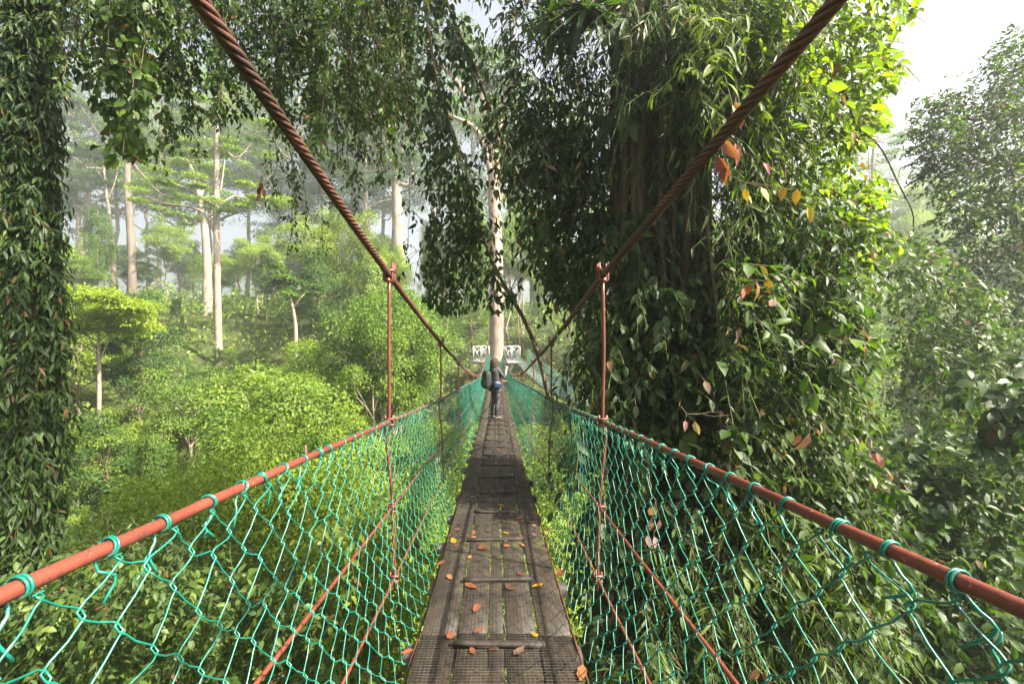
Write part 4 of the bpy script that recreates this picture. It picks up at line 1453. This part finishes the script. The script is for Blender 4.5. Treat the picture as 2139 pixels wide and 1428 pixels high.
thing_wall('overhead_foliage', 'dark leafy canopy edge crossing the sky above the red cable', 'foliage', 'leaf_dark', 'small', [
    ([(100, -120), (900, -120), (900, 60), (760, 40), (600, 70), (420, 30), (300, 60), (150, 40)], 480, 5.4, 7.4, 9, .11, .4, dict(out=(0, -.3, -.4), sag=.5, hang=.6)),
    ([(600, -20), (850, -20), (850, 230), (760, 260), (640, 180)], 260, 5.8, 7.4, 9, .10, .4, dict(out=(0, -.3, -.4), sag=.5, hang=.6, mat='leaf_mid')),
], single=40)
for (px_, yb, d) in ((548, 420, 6.0), (565, 440, 6.2), (590, 480, 6.1), (610, 470, 6.3), (622, 520, 6.4), (640, 500, 6.5), (655, 560, 6.4), (700, 420, 6.6), (720, 400, 6.8), (335, 355, 6.0), (405, 320, 6.0), (860, 520, 7.2)):
    top, low = P(px_ + R.normal(0, 8), 150, d), P(px_, yb, d)
    n = 30
    line = top + (low - top) * np.linspace(0, 1, n)[:, None] + np.cumsum(R.normal(0, .012, (n, 3)), 0)
    idx = R.integers(8, n, 16)
    p, lv = twigs(line[idx], R.normal(0, .6, (16, 3)) + np.array([0, 0, -.5]), .14, 4, .085, .3, .5)
    root = leafy('hanging_vine', top, 'thin nearly bare vine thread dangling below the leafy curtain', 'vine', [('ovate', M['leaf_mid'], lv)], [p], [.0018], 8, 'bare vine threads')
    MB().tube(line - top, .0035, 4).build('stem', M['stem'], root)

# ---- vine-clad slender trunk at the near bank
cb = P(58, 1428, 6.0)
cb[2] = float(T(cb[0], cb[1])) - .3
col = np.array([P(62, -80, 6.0), P(58, 150, 6.0), P(60, 400, 6.0), P(70, 700, 6.0), P(62, 1000, 6.0), P(60, 1428, 6.0), cb])
sp = spline(col, 80)
n = 2700
f = R.random(n)
i = (f * 70).astype(int)
a = R.uniform(0, 2 * math.pi, n)
wid = np.interp(i, [0, 12, 25, 45, 60, 79], [.10, .15, .19, .28, .28, .30])
rad = np.stack([np.cos(a), np.sin(a), 0 * a], 1)
st = sp[i] + rad * (wid * R.uniform(.2, .95, n))[:, None]
p, lv = twigs(st, rad * .8 + R.normal(0, .25, (n, 3)) + np.array([0, 0, .15]), R.uniform(.12, .30, n), 7, .165, .6, .95)
root = leafy('vine_clad_trunk', cb, 'slender trunk wrapped from top to bottom in drooping dark leaves', 'tree', [('lance', M['leaf_dark'], lv)], [p], [.004], 140)
MB().tube(sp[::-1] - cb, np.linspace(.07, .03, 80), 8, rough=.08).build('trunk', M['bark_brown'], root, True)

# ---- dark-leaved tree at the far bank on the sunny side
rb = np.array([17.5, 12.5, float(T(17.5, 12.5)) - .3])
root_lv, sts = [], []
tr = MB()
tpath = spline([rb, (17.2, 12.4, -4), (16.8, 12.2, 2), (16.4, 12.0, 7)], 24)
tr.tube(tpath - rb, np.linspace(.32, .14, 24), 9, rough=.06)
sprays = []
for (path) in ([(2300, 600), (2200, 330), (2080, 345), (1990, 300)], [(2300, 560), (2230, 420), (2120, 410), (2030, 470)], [(2320, 500), (2180, 200), (2120, 170)], [(2320, 620), (2150, 660), (2040, 660), (1960, 620)],
               [(2320, 500), (2230, 240), (2040, 250), (1960, 230)], [(2330, 600), (2200, 520), (2090, 530), (2000, 560)], [(2330, 700), (2200, 760), (2080, 760)]):
    d = R.uniform(10.8, 12.6)
    pts = np.vstack([tpath[R.integers(12, 22)], [P(a_, b_, d) for a_, b_ in path[1:]]])
    bp = spline(pts, 16)
    tr.tube(bp - rb, np.linspace(.09, .02, 16), 6, rough=.08)
    for q_ in range(9):
        s0 = bp[R.integers(6, 16)]
        e = s0 + np.array([R.normal(-.2, .6), R.normal(-.2, .6), R.normal(.2, .5)])
        tr.tube(bent(s0, e, 6, .06) - rb, np.linspace(.022, .006, 6), 4, False)
crown_poly = [(2160, 60), (2110, 80), (2060, 130), (2030, 190), (1960, 210), (1905, 250), (1895, 330), (1935, 380), (1960, 480), (2000, 560), (2010, 660), (1990, 760), (2060, 820), (2200, 820), (2260, 400)]
k1 = wall(crown_poly, 1250, 10.6, 13.2, 10, .15, .75, out=(-.3, -.3, .25), sag=.4, hang=.35, lump=1.0)
k2 = wall([(1920, 230), (2020, 190), (2160, 90), (2200, 500), (2020, 480), (1930, 350)], 500, 10.2, 12.0, 9, .16, .7, out=(-.3, -.3, .25), sag=.4, hang=.35, lump=.8)
root = leafy('broadleaf_tree', rb, 'dark broad-leaved tree reaching pale bare branches into the white sky', 'tree', [('small', M['leaf_dark'], k1[1]), ('small', M['leaf_mid'], k2[1])], [k1[0], k2[0]], [.006, .006], 120)
tr.build('trunk', M['bark_brown'], root, True)

thing_wall('leafy_branch', 'bright green leafy boughs spreading below the dark broad-leaved tree', 'shrub', 'leaf_mid', 'small', [
    ([(1850, 520), (1910, 500), (1990, 560), (2060, 600), (2100, 720), (2020, 840), (1900, 800), (1860, 640)], 420, 8.5, 10.5, 9, .17, .6, dict(out=(-.3, -.5, .1), sag=.4, hang=.35, lump=.6)),
    ([(1900, 700), (2150, 640), (2180, 960), (1900, 980), (1840, 880)], 420, 9.0, 11.0, 9, .15, .6, dict(out=(-.2, -.5, .1), sag=.4, mat='leaf_mid', lump=.7)),
], single=90)
thing_wall('broadleaf_shrub', 'dark glossy shrub with large leaves beyond the green net', 'shrub', 'leaf_dark', 'broad', [
    ([(1760, 960), (1900, 900), (2180, 880), (2180, 1480), (1780, 1480)], 760, 5.8, 8.6, 8, .165, .6, dict(out=(-.2, -.6, .25), sag=.35, hang=.3, lump=.6)),
    ([(1740, 1000), (2180, 930), (2180, 1480), (1740, 1480)], 520, 5.7, 8.2, 9, .15, .6, dict(out=(-.2, -.6, .25), sag=.35, mat='leaf_mid', kind='ovate', lump=.6)),
    ([(2040, 790), (2190, 770), (2190, 920), (2080, 910)], 60, 5.2, 6.0, 7, .19, .5, dict(out=(-.6, -.4, .1), sag=.35, kind='broad', lump=.2)),
], single=110)
thing_wall('leafy_bush', 'dense small-leaved bush top just beyond the green net and red handrail', 'shrub', 'leaf_mid', 'ovate', [
    ([(-60, 1180), (250, 1150), (520, 1200), (760, 1250), (860, 1480), (-60, 1480)], 900, 5.0, 6.8, 9, .13, .5, dict(out=(.1, -.5, .35), sag=.4, hang=.3, lump=.5)),
    ([(-60, 1100), (300, 1080), (560, 1160), (700, 1300), (-60, 1400)], 420, 6.4, 8.0, 9, .13, .5, dict(out=(.1, -.5, .35), sag=.4, hang=.3, lump=.5, mat='leaf_dark', kind='lance')),
], single=110)
thing_wall('leafy_bush', 'bright leafy bush top rising under the walkway beside the deck edge', 'shrub', 'leaf_light', 'ovate', [
    ([(640, 1080), (830, 1060), (930, 1100), (860, 1480), (700, 1480)], 330, 5.2, 7.2, 9, .12, .5, dict(out=(.1, -.5, .4), sag=.4, hang=.3, lump=.4)),
], single=60)

# ---- young red, pink and yellowing leaves hanging from the climbers
SPRIGS = [
    ('flame-red young leaves hanging behind the twisted cable', 'leaf_red', 4.1, [(1535, 215, 50), (1545, 235, 45), (1528, 240, 40)]),
    ('pinkish red young leaf cluster touching the twisted cable', 'leaf_red', 4.0, [(1510, 295, 70), (1498, 330, 60), (1515, 350, 45), (1535, 300, 60), (1595, 340, 35)]),
    ('dark red leaves high among backlit liana leaves', 'leaf_brown', 4.6, [(1725, 140, 28), (1735, 155, 26), (1755, 135, 36), (1780, 275, 40)]),
    ('yellow and orange leaves in a row beneath backlit liana', 'leaf_yellow', 4.1, [(1556, 395, 34), (1590, 392, 44), (1636, 390, 40), (1665, 395, 42), (1688, 432, 44)]),
    ('pink and red drooping leaf cluster in the olive tangle', 'leaf_red', 4.0, [(1552, 592, 48), (1568, 590, 50), (1580, 592, 50)]),
    ('pale pink drooping leaves beside the winding liana stem', 'leaf_pink', 4.2, [(1523, 598, 42), (1521, 680, 34), (1538, 690, 30), (1545, 685, 26)]),
    ('three rust-orange leaves dangling on a thin thread', 'leaf_red', 4.3, [(1798, 680, 75), (1770, 700, 52), (1796, 712, 48)]),
    ('large scarlet leaf above the handrail beside pink leaves', 'leaf_red', 4.1, [(1690, 905, 60), (1672, 908, 36), (1706, 896, 26)]),
    ('pink leaves just above the handrail near the trunk', 'leaf_pink', 4.1, [(1432, 878, 30), (1452, 880, 42), (1508, 860, 24), (1520, 866, 26)]),
    ('pink leaf pair half behind the handrail', 'leaf_pink', 4.2, [(1522, 965, 32), (1535, 968, 26)]),
    ('pink and red leaf cluster seen through the net by the trunk', 'leaf_pink', 3.9, [(1368, 1058, 50), (1360, 1085, 34), (1378, 1085, 40), (1352, 1118, 32), (1366, 1120, 34)]),
    ('coral pink leaf seen low through the net', 'leaf_red', 4.0, [(1580, 1395, 46), (1598, 1400, 40)]),
    ('small red leaf single among narrow leaves behind the net', 'leaf_red', 4.0, [(1702, 1256, 26)]),
    ('orange drooping leaves at the tip of a low branch', 'leaf_red', 4.8, [(1815, 945, 36), (1830, 945, 32), (1845, 955, 36), (1857, 985, 28), (1888, 1012, 22)]),
    ('small orange leaves on a twig above the low branch tip', 'leaf_red', 4.7, [(1768, 905, 28), (1785, 912, 26), (1800, 912, 22)]),
    ('dried red leaf cluster dangling on bare vine threads', 'leaf_brown', 6.0, [(545, 380, 26), (540, 392, 24), (552, 395, 26), (544, 405, 22)]),
]
for lb, mat, d, items in SPRIGS:
    d -= .28
    tip = P(items[0][0] + 2, items[0][1] - 14, d)
    root = empty('coloured_leaf_sprig', tip, lb, 'leaves')
    mb = MB()
    mb.tube(bent(np.array([.10, .5, .12]), np.zeros(3), 6, .03), .004, 5)
    for (a, b_, sz) in items:
        p = P(a, b_, d + R.normal(0, .04))
        mb.tube(bent(np.zeros(3), p - tip, 4, .02), .0022, 4, False)
        place_leaf('ovate', M[mat], p, np.array([R.normal(0, .35), R.normal(-.15, .3), -1.0]), np.array([R.normal(0, .9), -1.0, R.normal(.25, .3)]), sz / F * d * .78, root, tip)
    mb.build('twig', M['stem'], root)

# ---- fallen leaves on the deck
FALL = [(947, 1130, 30, 'leaf_yellow', 'y'), (1010, 1147, 26, 'leaf_brown', 'b'), (940, 1208, 26, 'leaf_brown', 'b'), (1090, 1202, 24, 'leaf_brown', 'o'), (985, 1226, 40, 'leaf_brown', 'b'), (1122, 1224, 30, 'leaf_yellow', 'y'), (1065, 1228, 34, 'leaf_litter', 'd'),
        (995, 1272, 36, 'leaf_brown', 'b'), (1000, 1318, 28, 'leaf_brown', 'b'), (940, 1328, 28, 'leaf_brown', 'b'), (1117, 1327, 16, 'leaf_yellow', 'y'), (988, 1363, 28, 'leaf_brown', 'b'), (1085, 1362, 40, 'leaf_litter', 'd'), (1030, 1357, 26, 'leaf_litter', 'd'),
        (1048, 1058, 20, 'leaf_yellow', 'y'), (1085, 1083, 20, 'leaf_brown', 'b'), (1057, 1114, 16, 'leaf_yellow', 'y'), (1090, 1122, 16, 'leaf_brown', 'o'), (1058, 1142, 18, 'leaf_brown', 'b'), (1092, 1140, 18, 'leaf_brown', 'b'), (1147, 1108, 22, 'leaf_brown', 'o'), (1170, 1200, 30, 'leaf_brown', 'o'),
        (920, 1180, 30, 'leaf_brown', 'o'), (1215, 1410, 50, 'leaf_brown', 'o'), (850, 1365, 30, 'leaf_brown', 'b'), (1030, 1035, 24, 'leaf_litter', 'd'), (1050, 1028, 18, 'leaf_litter', 'd')]
lbl = {'y': ('yellow fallen leaf lying on the dark bridge planks', 'yellow fallen leaves'), 'b': ('curled tan-brown fallen leaf lying on the bridge planks', 'brown fallen leaves'), 'o': ('orange-brown fallen leaf near the edge of the bridge deck', 'orange fallen leaves'), 'd': ('dark decaying leaf scrap against the bridge planks', 'decaying leaf scraps')}


def on_deck(px_, py_):
    ys = np.linspace(1.2, 30, 4000)
    yy = ys[np.argmin(np.abs(VY - deck_z(ys) / ys * F - py_))]
    return np.array([(px_ - VX) / F * yy, yy, deck_z(yy) + .006])


def litter(p, sz, mat, kd):
    kind = R.choice(['ovate', 'broad', 'ovate'])
    base = np.asarray(p) + np.array([0, 0, .012])
    V0, F0 = LT[kind]
    a = R.uniform(0, 6.28)
    V = V0.copy()
    V[:, 1] -= .5
    cup = R.uniform(.1, .55)
    V[:, 2] = cup * (np.abs(V[:, 0]) * .8 + V[:, 1] ** 2 * .9) + R.normal(0, .02, len(V))
    V[:, 2] -= V[:, 2].min()
    c, s = math.cos(a), math.sin(a)
    V = np.stack([c * V[:, 0] - s * V[:, 1], s * V[:, 0] + c * V[:, 1], V[:, 2]], 1) * sz
    me = raw_mesh('fallen_leaf', V, np.concatenate([np.asarray(f) for f in F0]), [len(f) for f in F0], M[mat], True, np.full(len(V), R.uniform(.1, .9)))
    o = put('fallen_leaf', me, None, np.asarray(p))
    tag(o, lbl[kd][0], 'leaf', lbl[kd][1])


for (a, b_, sz, mat, kd) in FALL:
    p = on_deck(a, b_)
    litter(p, max(.045, sz / F * p[1] * .95), mat, kd)
for k in range(150):
    yy = R.uniform(3.4, 13.5)
    xx = R.uniform(-.38, .38) if k % 3 else R.choice([-1, 1]) * R.uniform(.25, .39)
    mat, kd = [('leaf_litter', 'd'), ('leaf_litter', 'd'), ('leaf_brown', 'b')][k % 3]
    litter((xx, yy, deck_z(yy) + .006), R.uniform(.03, .085), mat, kd)

# ------------------------------------------------------------------ the walker on the bridge
M['jacket'] = plain('jacket_cloth', (.034, .032, .031), (.058, .055, .053), .85, 40)
M['trousers'] = plain('trouser_cloth', (.040, .036, .040), (.075, .068, .072), .9, 30)
M['gaiter'] = plain('gaiter_cloth', (.016, .012, .016), (.030, .024, .028), .9, 30)
M['shoe'] = plain('shoe_leather', (.05, .046, .043), (.09, .083, .077), .7, 30)
M['skin'] = plain('skin', (.30, .16, .115), (.38, .21, .155), .55, 30)
M['hood'] = plain('hood_cloth', (.028, .022, .013), (.046, .037, .022), .9, 40)
M['backpack'] = plain('backpack_cloth', (.010, .015, .012), (.020, .028, .023), .75, 30)
M['blue_bag'] = plain('blue_nylon', (.005, .013, .040), (.009, .024, .07), .5, 20, .4)
M['black'] = plain('black_plastic', (.012, .012, .013), (.022, .022, .024), .4, 30, .5)
M['strap'] = plain('strap_web', (.02, .02, .02), (.035, .035, .035), .8, 60)


def skinned(name, verts, edges, radii, root, sub=2):
    """A body grown over a skeleton with the skin modifier, returned as a plain mesh."""
    me = bpy.data.meshes.new(name)
    me.from_pydata([tuple(v) for v in verts], edges, [])
    o = bpy.data.objects.new(name, me)
    COL.objects.link(o)
    sk = o.modifiers.new('skin', 'SKIN')
    sk.use_smooth_shade = True
    for v, r_ in zip(me.skin_vertices[0].data, radii):
        v.radius = r_ if isinstance(r_, tuple) else (r_, r_)
    me.skin_vertices[0].data[root].use_root = True
    ss = o.modifiers.new('sub', 'SUBSURF')
    ss.levels = ss.render_levels = sub
    dg = bpy.context.evaluated_depsgraph_get()
    out = bpy.data.meshes.new_from_object(o.evaluated_get(dg))
    bpy.data.objects.remove(o)
    return out


yp = 12.2
ppos = np.array([(1034 - VX) / F * yp, yp, deck_z(yp) + .004])
FACE = math.radians(26)
person = empty('person', ppos, 'person in dark hooded jacket photographing from the walkway', 'person')
person.rotation_euler = (0, 0, FACE)
# skeleton, facing +X, right side towards -Y
SK = [('pelvis', (0, 0, .90), .125), ('waist', (.0, 0, 1.02), .120), ('chest', (.005, 0, 1.22), .135), ('collar', (0, 0, 1.36), .085), ('neck', (.015, 0, 1.42), .050), ('skull', (.03, 0, 1.50), .072), ('crown', (.03, 0, 1.575), .062),
      ('hipR', (.0, -.085, .84), .092), ('kneeR', (.035, -.095, .47), .062), ('calfR', (.0, -.10, .32), .058), ('ankR', (-.02, -.10, .09), .042), ('toeR', (.12, -.115, .035), .034),
      ('hipL', (.0, .085, .84), .092), ('kneeL', (.02, .10, .47), .062), ('calfL', (-.02, .105, .32), .058), ('ankL', (-.03, .11, .09), .042), ('toeL', (.11, .13, .035), .034),
      ('shR', (.0, -.155, 1.335), .066), ('elR', (.155, -.235, 1.11), .047), ('wrR', (.275, -.125, 1.33), .027), ('palmR', (.300, -.100, 1.385), .030),
      ('shL', (.0, .155, 1.335), .066), ('elL', (.07, .235, 1.08), .047), ('wrL', (.245, .125, .985), .027), ('palmL', (.295, .085, .975), .030)]
E = [('pelvis', 'waist'), ('waist', 'chest'), ('chest', 'collar'), ('collar', 'neck'), ('neck', 'skull'), ('skull', 'crown'), ('pelvis', 'hipR'), ('hipR', 'kneeR'), ('kneeR', 'calfR'), ('calfR', 'ankR'), ('ankR', 'toeR'),
     ('pelvis', 'hipL'), ('hipL', 'kneeL'), ('kneeL', 'calfL'), ('calfL', 'ankL'), ('ankL', 'toeL'), ('collar', 'shR'), ('shR', 'elR'), ('elR', 'wrR'), ('wrR', 'palmR'), ('collar', 'shL'), ('shL', 'elL'), ('elL', 'wrL'), ('wrL', 'palmL')]
for sd_, palm, fw in (('R', np.array([.300, -.100, 1.385]), unit(np.array([.35, .25, .75]))), ('L', np.array([.295, .085, .975]), unit(np.array([.9, -.35, .25])))):
    side = unit(np.cross(fw, np.array([.2, 0, 1.0])))
    for fi, (off, ln) in enumerate(((-.022, .062), (-.008, .072), (.008, .068), (.022, .054))):
        a = palm + side * off + fw * .035
        k1 = a + fw * ln * .5
        k2 = k1 + unit(fw + np.array([.6, .5 if sd_ == 'R' else -.5, -.2])) * ln * .5
        for nm, p, r_ in (('%s%da' % (sd_, fi), a, .010), ('%s%db' % (sd_, fi), k1, .009), ('%s%dc' % (sd_, fi), k2, .008)):
            SK.append((nm, tuple(p), r_))
        E += [('palm' + sd_, '%s%da' % (sd_, fi)), ('%s%da' % (sd_, fi), '%s%db' % (sd_, fi)), ('%s%db' % (sd_, fi), '%s%dc' % (sd_, fi))]
    th = palm + side * -.034 + fw * .012
    SK += [('t1' + sd_, tuple(th), .011), ('t2' + sd_, tuple(th + unit(fw - side * .5 + np.array([.5, 0, 0])) * .045), .009)]
    E += [('palm' + sd_, 't1' + sd_), ('t1' + sd_, 't2' + sd_)]
ix = {s[0]: k for k, s in enumerate(SK)}
body = skinned('body', [s[1] for s in SK], [(ix[a], ix[b_]) for a, b_ in E], [s[2] for s in SK], ix['pelvis'])
body.materials.clear()
for nm in ('jacket', 'trousers', 'gaiter', 'shoe', 'skin'):
    body.materials.append(M[nm])
for pl in body.polygons:
    c = pl.center
    if c.z > 1.41 and abs(c.y) < .11 and c.x < .15:
        mi = 4
    elif c.z > .80:
        mi = 0
        if c.x > .205 and (c.z > 1.16 or c.z < 1.02):
            mi = 4
    elif c.z > .30:
        mi = 1
    elif c.z > .085:
        mi = 2
    else:
        mi = 3
    pl.material_index = mi
    pl.use_smooth = True
put('body', body, person)


def blob(n_u, n_v, fn):
    """A closed surface from a function of (azimuth, polar)."""
    us = np.linspace(0, 2 * math.pi, n_u, endpoint=False)
    vs = np.linspace(.02, math.pi - .02, n_v)
    V = np.array([fn(u, v) for v in vs for u in us])
    q = [(a * n_u + c, a * n_u + (c + 1) % n_u, (a + 1) * n_u + (c + 1) % n_u, (a + 1) * n_u + c) for a in range(n_v - 1) for c in range(n_u)]
    mb = MB()
    mb.add_grid(V, np.array(q)[:, ::-1])
    mb.L += [np.arange(n_u), (n_v - 1) * n_u + np.arange(n_u)[::-1]]
    mb.S.append(np.array([n_u, n_u]))
    return mb


def hood_fn(u, v):
    x, y, z = math.cos(u) * math.sin(v), math.sin(u) * math.sin(v), math.cos(v)
    r_ = .128 if z > -.2 else .128 + .05 * (-z - .2)
    p = np.array([x * r_ * 1.05 - .005, y * r_ * .92, z * .145 + 1.495])
    if x > .55 and abs(y) < .6 and -.65 < z < .55:      # face opening sinks in
        p[0] -= .075
    if z < -.5:
        p[2] -= .03
        p[:2] *= 1.12
    return p


blob(26, 18, hood_fn).build('hood', M['hood'], person, True)
nose = MB().tube([(.085, 0, 1.515), (.118, 0, 1.485), (.10, 0, 1.478)], [.009, .014, .008], 6)
nose.build('nose', M['skin'], person, True)
MB().tube([(.092, -.022, 1.452), (.102, 0, 1.453), (.092, .022, 1.452)], .006, 5).build('mouth', M['skin'], person, True)
for s in (-1, 1):
    MB().tube([(.088, s * .030, 1.515), (.095, s * .030, 1.515)], [.012, .006], 8).build('eye', M['black'], person, True)
# loose jacket body with hem over the hips
hem = []
rows_ = [(1.385, .10, .12), (1.34, .13, .19), (1.24, .155, .205), (1.10, .155, .195), (.98, .150, .19), (.86, .160, .205), (.745, .165, .205)]
V = [(rx * math.cos(a) * (1 + .03 * math.sin(5 * a + z * 9)), ry * math.sin(a) * (1 + .03 * math.sin(4 * a + 7 * z)), z) for z, rx, ry in rows_ for a in np.linspace(0, 2 * math.pi, 22, endpoint=False)]
mb = MB()
mb.add_grid(V, [(a * 22 + (c + 1) % 22, a * 22 + c, (a + 1) * 22 + c, (a + 1) * 22 + (c + 1) % 22) for a in range(6) for c in range(22)])
mb.build('jacket', M['jacket'], person, True)
for s, wf in ((-1, (-.10, .0)), (1, (.115, .02))):
    mb = MB().tube([(-.075, wf[0] + s * .004, .032), (-.03, wf[0], .045), (.05, wf[0] + s * .01, .042), (.135, wf[0] + s * .02, .028), (.17, wf[0] + s * .024, .024)], [.03, .048, .046, .038, .018], 10)
    mb.build('shoe', M['shoe'], person, True)


def oriented(name, label, cat, off):
    c, s = math.cos(FACE), math.sin(FACE)
    p = ppos + np.array([c * off[0] - s * off[1], s * off[0] + c * off[1], off[2]])
    o = empty(name, p, label, cat)
    o.rotation_euler = (0, 0, FACE)
    return o


bp = oriented('backpack', 'dark green backpack worn by the hooded walker', 'backpack', (-.245, 0, 1.06))


def pack_fn(u, v):
    x, y, z = math.cos(u) * math.sin(v), math.sin(u) * math.sin(v), math.cos(v)
    s = lambda q: math.copysign(abs(q) ** .55, q)
    return np.array([s(x) * .105 * (1 - .15 * z), s(y) * .155, s(z) * .245])


blob(24, 16, pack_fn).build('pack_body', M['backpack'], bp, True)
blob(16, 12, lambda u, v: np.array([math.copysign(abs(math.cos(u) * math.sin(v)) ** .6, math.cos(u) * math.sin(v)) * .05 - .09, math.copysign(abs(math.sin(u) * math.sin(v)) ** .6, math.sin(u) * math.sin(v)) * .11, math.copysign(abs(math.cos(v)) ** .6, math.cos(v)) * .11 - .09])).build('front_pocket', M['backpack'], bp, True)
for s in (-1, 1):
    MB().tube(spline([(.09, s * .09, .20), (.20, s * .11, .30), (.36, s * .115, .24), (.41, s * .12, .05), (.32, s * .15, -.12), (.12, s * .14, -.2)], 16), .014, 5).build('shoulder_strap', M['strap'], bp, True)
wb = oriented('waist_bag', 'shiny blue waist bag slung at the walker\'s hip', 'bag', (-.03, -.235, .93))
blob(20, 14, lambda u, v: np.array([math.copysign(abs(math.cos(u) * math.sin(v)) ** .7, math.cos(u) * math.sin(v)) * .125, math.sin(u) * math.sin(v) * .055, math.copysign(abs(math.cos(v)) ** .75, math.cos(v)) * .10 * (1 - .25 * math.cos(u) * math.sin(v))])).build('pouch', M['blue_bag'], wb, True)
MB().tube(spline([(-.11, .02, .06), (-.16, .20, .09), (.0, .42, .10), (.19, .24, .09), (.12, .02, .06)], 20), .012, 5).build('belt', M['strap'], wb, True)
MB().tube([(-.09, -.045, .03), (0, -.055, .035), (.09, -.045, .03)], .005, 4).build('zip', M['strap'], wb)
cm = oriented('compact_camera', 'small black camera held up in the walker\'s raised hand', 'camera', (.335, -.07, 1.455))
MB().box((0, 0, 0), (.018, .058, .036), bev=.006).build('camera_body', M['black'], cm)
MB().tube([(.018, .01, 0), (.055, .01, 0), (.06, .01, 0)], [.028, .026, .022], 12).build('lens', M['black'], cm, True)
MB().tube([(0, -.035, .036), (0, -.035, .044)], .009, 8).build('shutter_button', M['strap'], cm)
